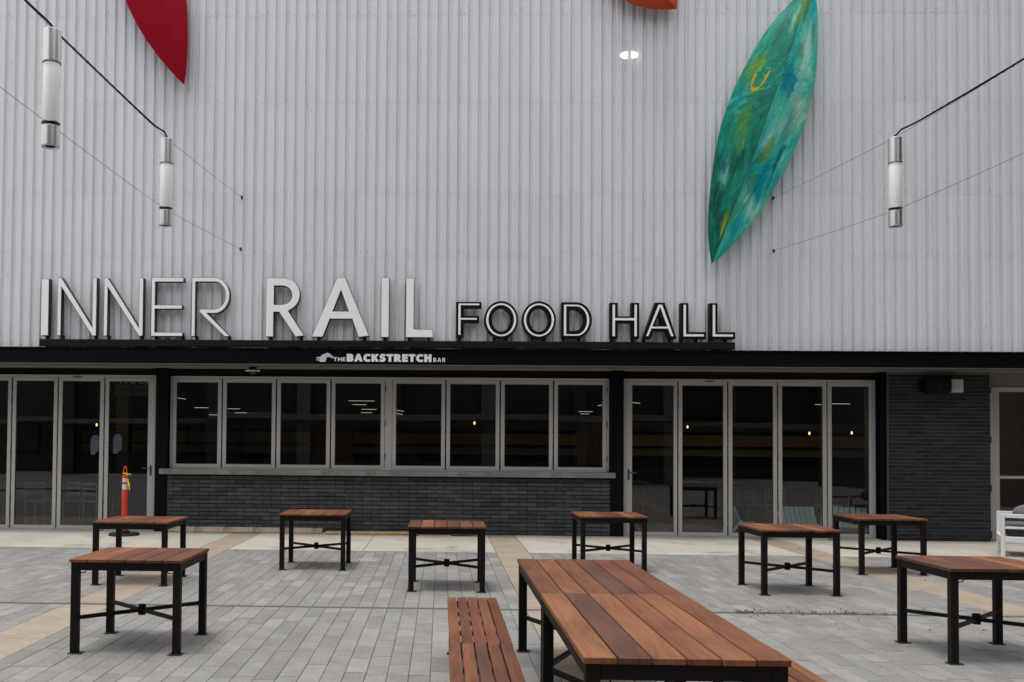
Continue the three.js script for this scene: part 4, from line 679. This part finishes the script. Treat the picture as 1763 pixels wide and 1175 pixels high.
insideTable(-6.9, -2.6, 1.4, 0.95, 'dark wooden bar-height table behind the left folding doors', M.inWood);
function lounge(x, z, turn, label) {                              // low reclined slatted chair
  const o = base('slat_lounge_chair', [x, 0, z], turn); tag(o, label, 'lounge chair', 'pale green slat chairs inside the right doors');
  for (let i = 0; i < 8; i++) { const P = [[0.30, 0.20], [0.1, 0.17], [-0.06, 0.20], [-0.16, 0.33], [-0.24, 0.53]].map(([z, y]) => new THREE.Vector3(-0.35 + i * 0.1, y, z)), c = new THREE.CatmullRomCurve3(P), g = []; for (let k = 0; k < 8; k++) { const a = c.getPoint(k / 8), b = c.getPoint((k + 1) / 8); g.push(bar(a.toArray(), b.toArray(), 0.086, 0.018)); } add(o, 'slat', merge(g), M.seafoam); }
  for (const s of [-1, 1]) { add(o, 'leg', merge([bar([s * 0.38, 0, 0.26], [s * 0.38, 0.22, 0.28], 0.04), bar([s * 0.38, 0, -0.32], [s * 0.38, 0.3, -0.12], 0.04)]), M.seafoam); add(o, 'side_rail', bar([s * 0.38, 0.2, 0.3], [s * 0.38, 0.18, -0.14], 0.03, 0.05), M.seafoam); }
}
lounge(6.78, -0.62, 0.12, 'pale green slat lounge chair behind the fourth right folding door');
lounge(5.75, -0.72, 1.5, 'pale green slat lounge chair turned sideways behind the third right folding door');
lounge(7.6, -0.66, -0.5, 'pale green slat lounge chair behind the fifth right folding door');
function cafeChair(x, z, turn, label) { const o = base('metal_chair', [x, 0, z], turn); tag(o, label, 'chair', 'white metal chairs inside the hall'); add(o, 'seat', cbox(0.44, 0.03, 0.44, 0.004), M.inChair, [0, 0.46, 0]); for (const a of [-1, 1]) { add(o, 'leg', box(a * 0.2 - 0.016, a * 0.2 + 0.016, 0, 0.445, 0.18, 0.212), M.inChair); add(o, 'leg', box(a * 0.2 - 0.016, a * 0.2 + 0.016, 0, 0.82, -0.212, -0.18), M.inChair); } for (const y of [0.58, 0.69, 0.79]) add(o, 'back_slat', box(-0.184, 0.184, y, y + 0.045, -0.206, -0.186), M.inChair); }
cafeChair(6.45, -2.4, 0.3, 'white metal chair behind the fourth right folding door, left one'); cafeChair(7.0, -2.5, -0.2, 'white metal chair behind the fourth right folding door, right one'); cafeChair(8.0, -2.3, 1.4, 'white metal chair behind the fifth right folding door');
cafeChair(-8.05, -1.3, 0.9, 'white metal chair behind the second left folding door, left one'); cafeChair(-7.6, -1.5, -0.6, 'white metal chair behind the second left folding door, right one'); cafeChair(-6.9, -1.4, 2.6, 'white metal chair behind the third left folding door');

renderer.render(scene, camera);
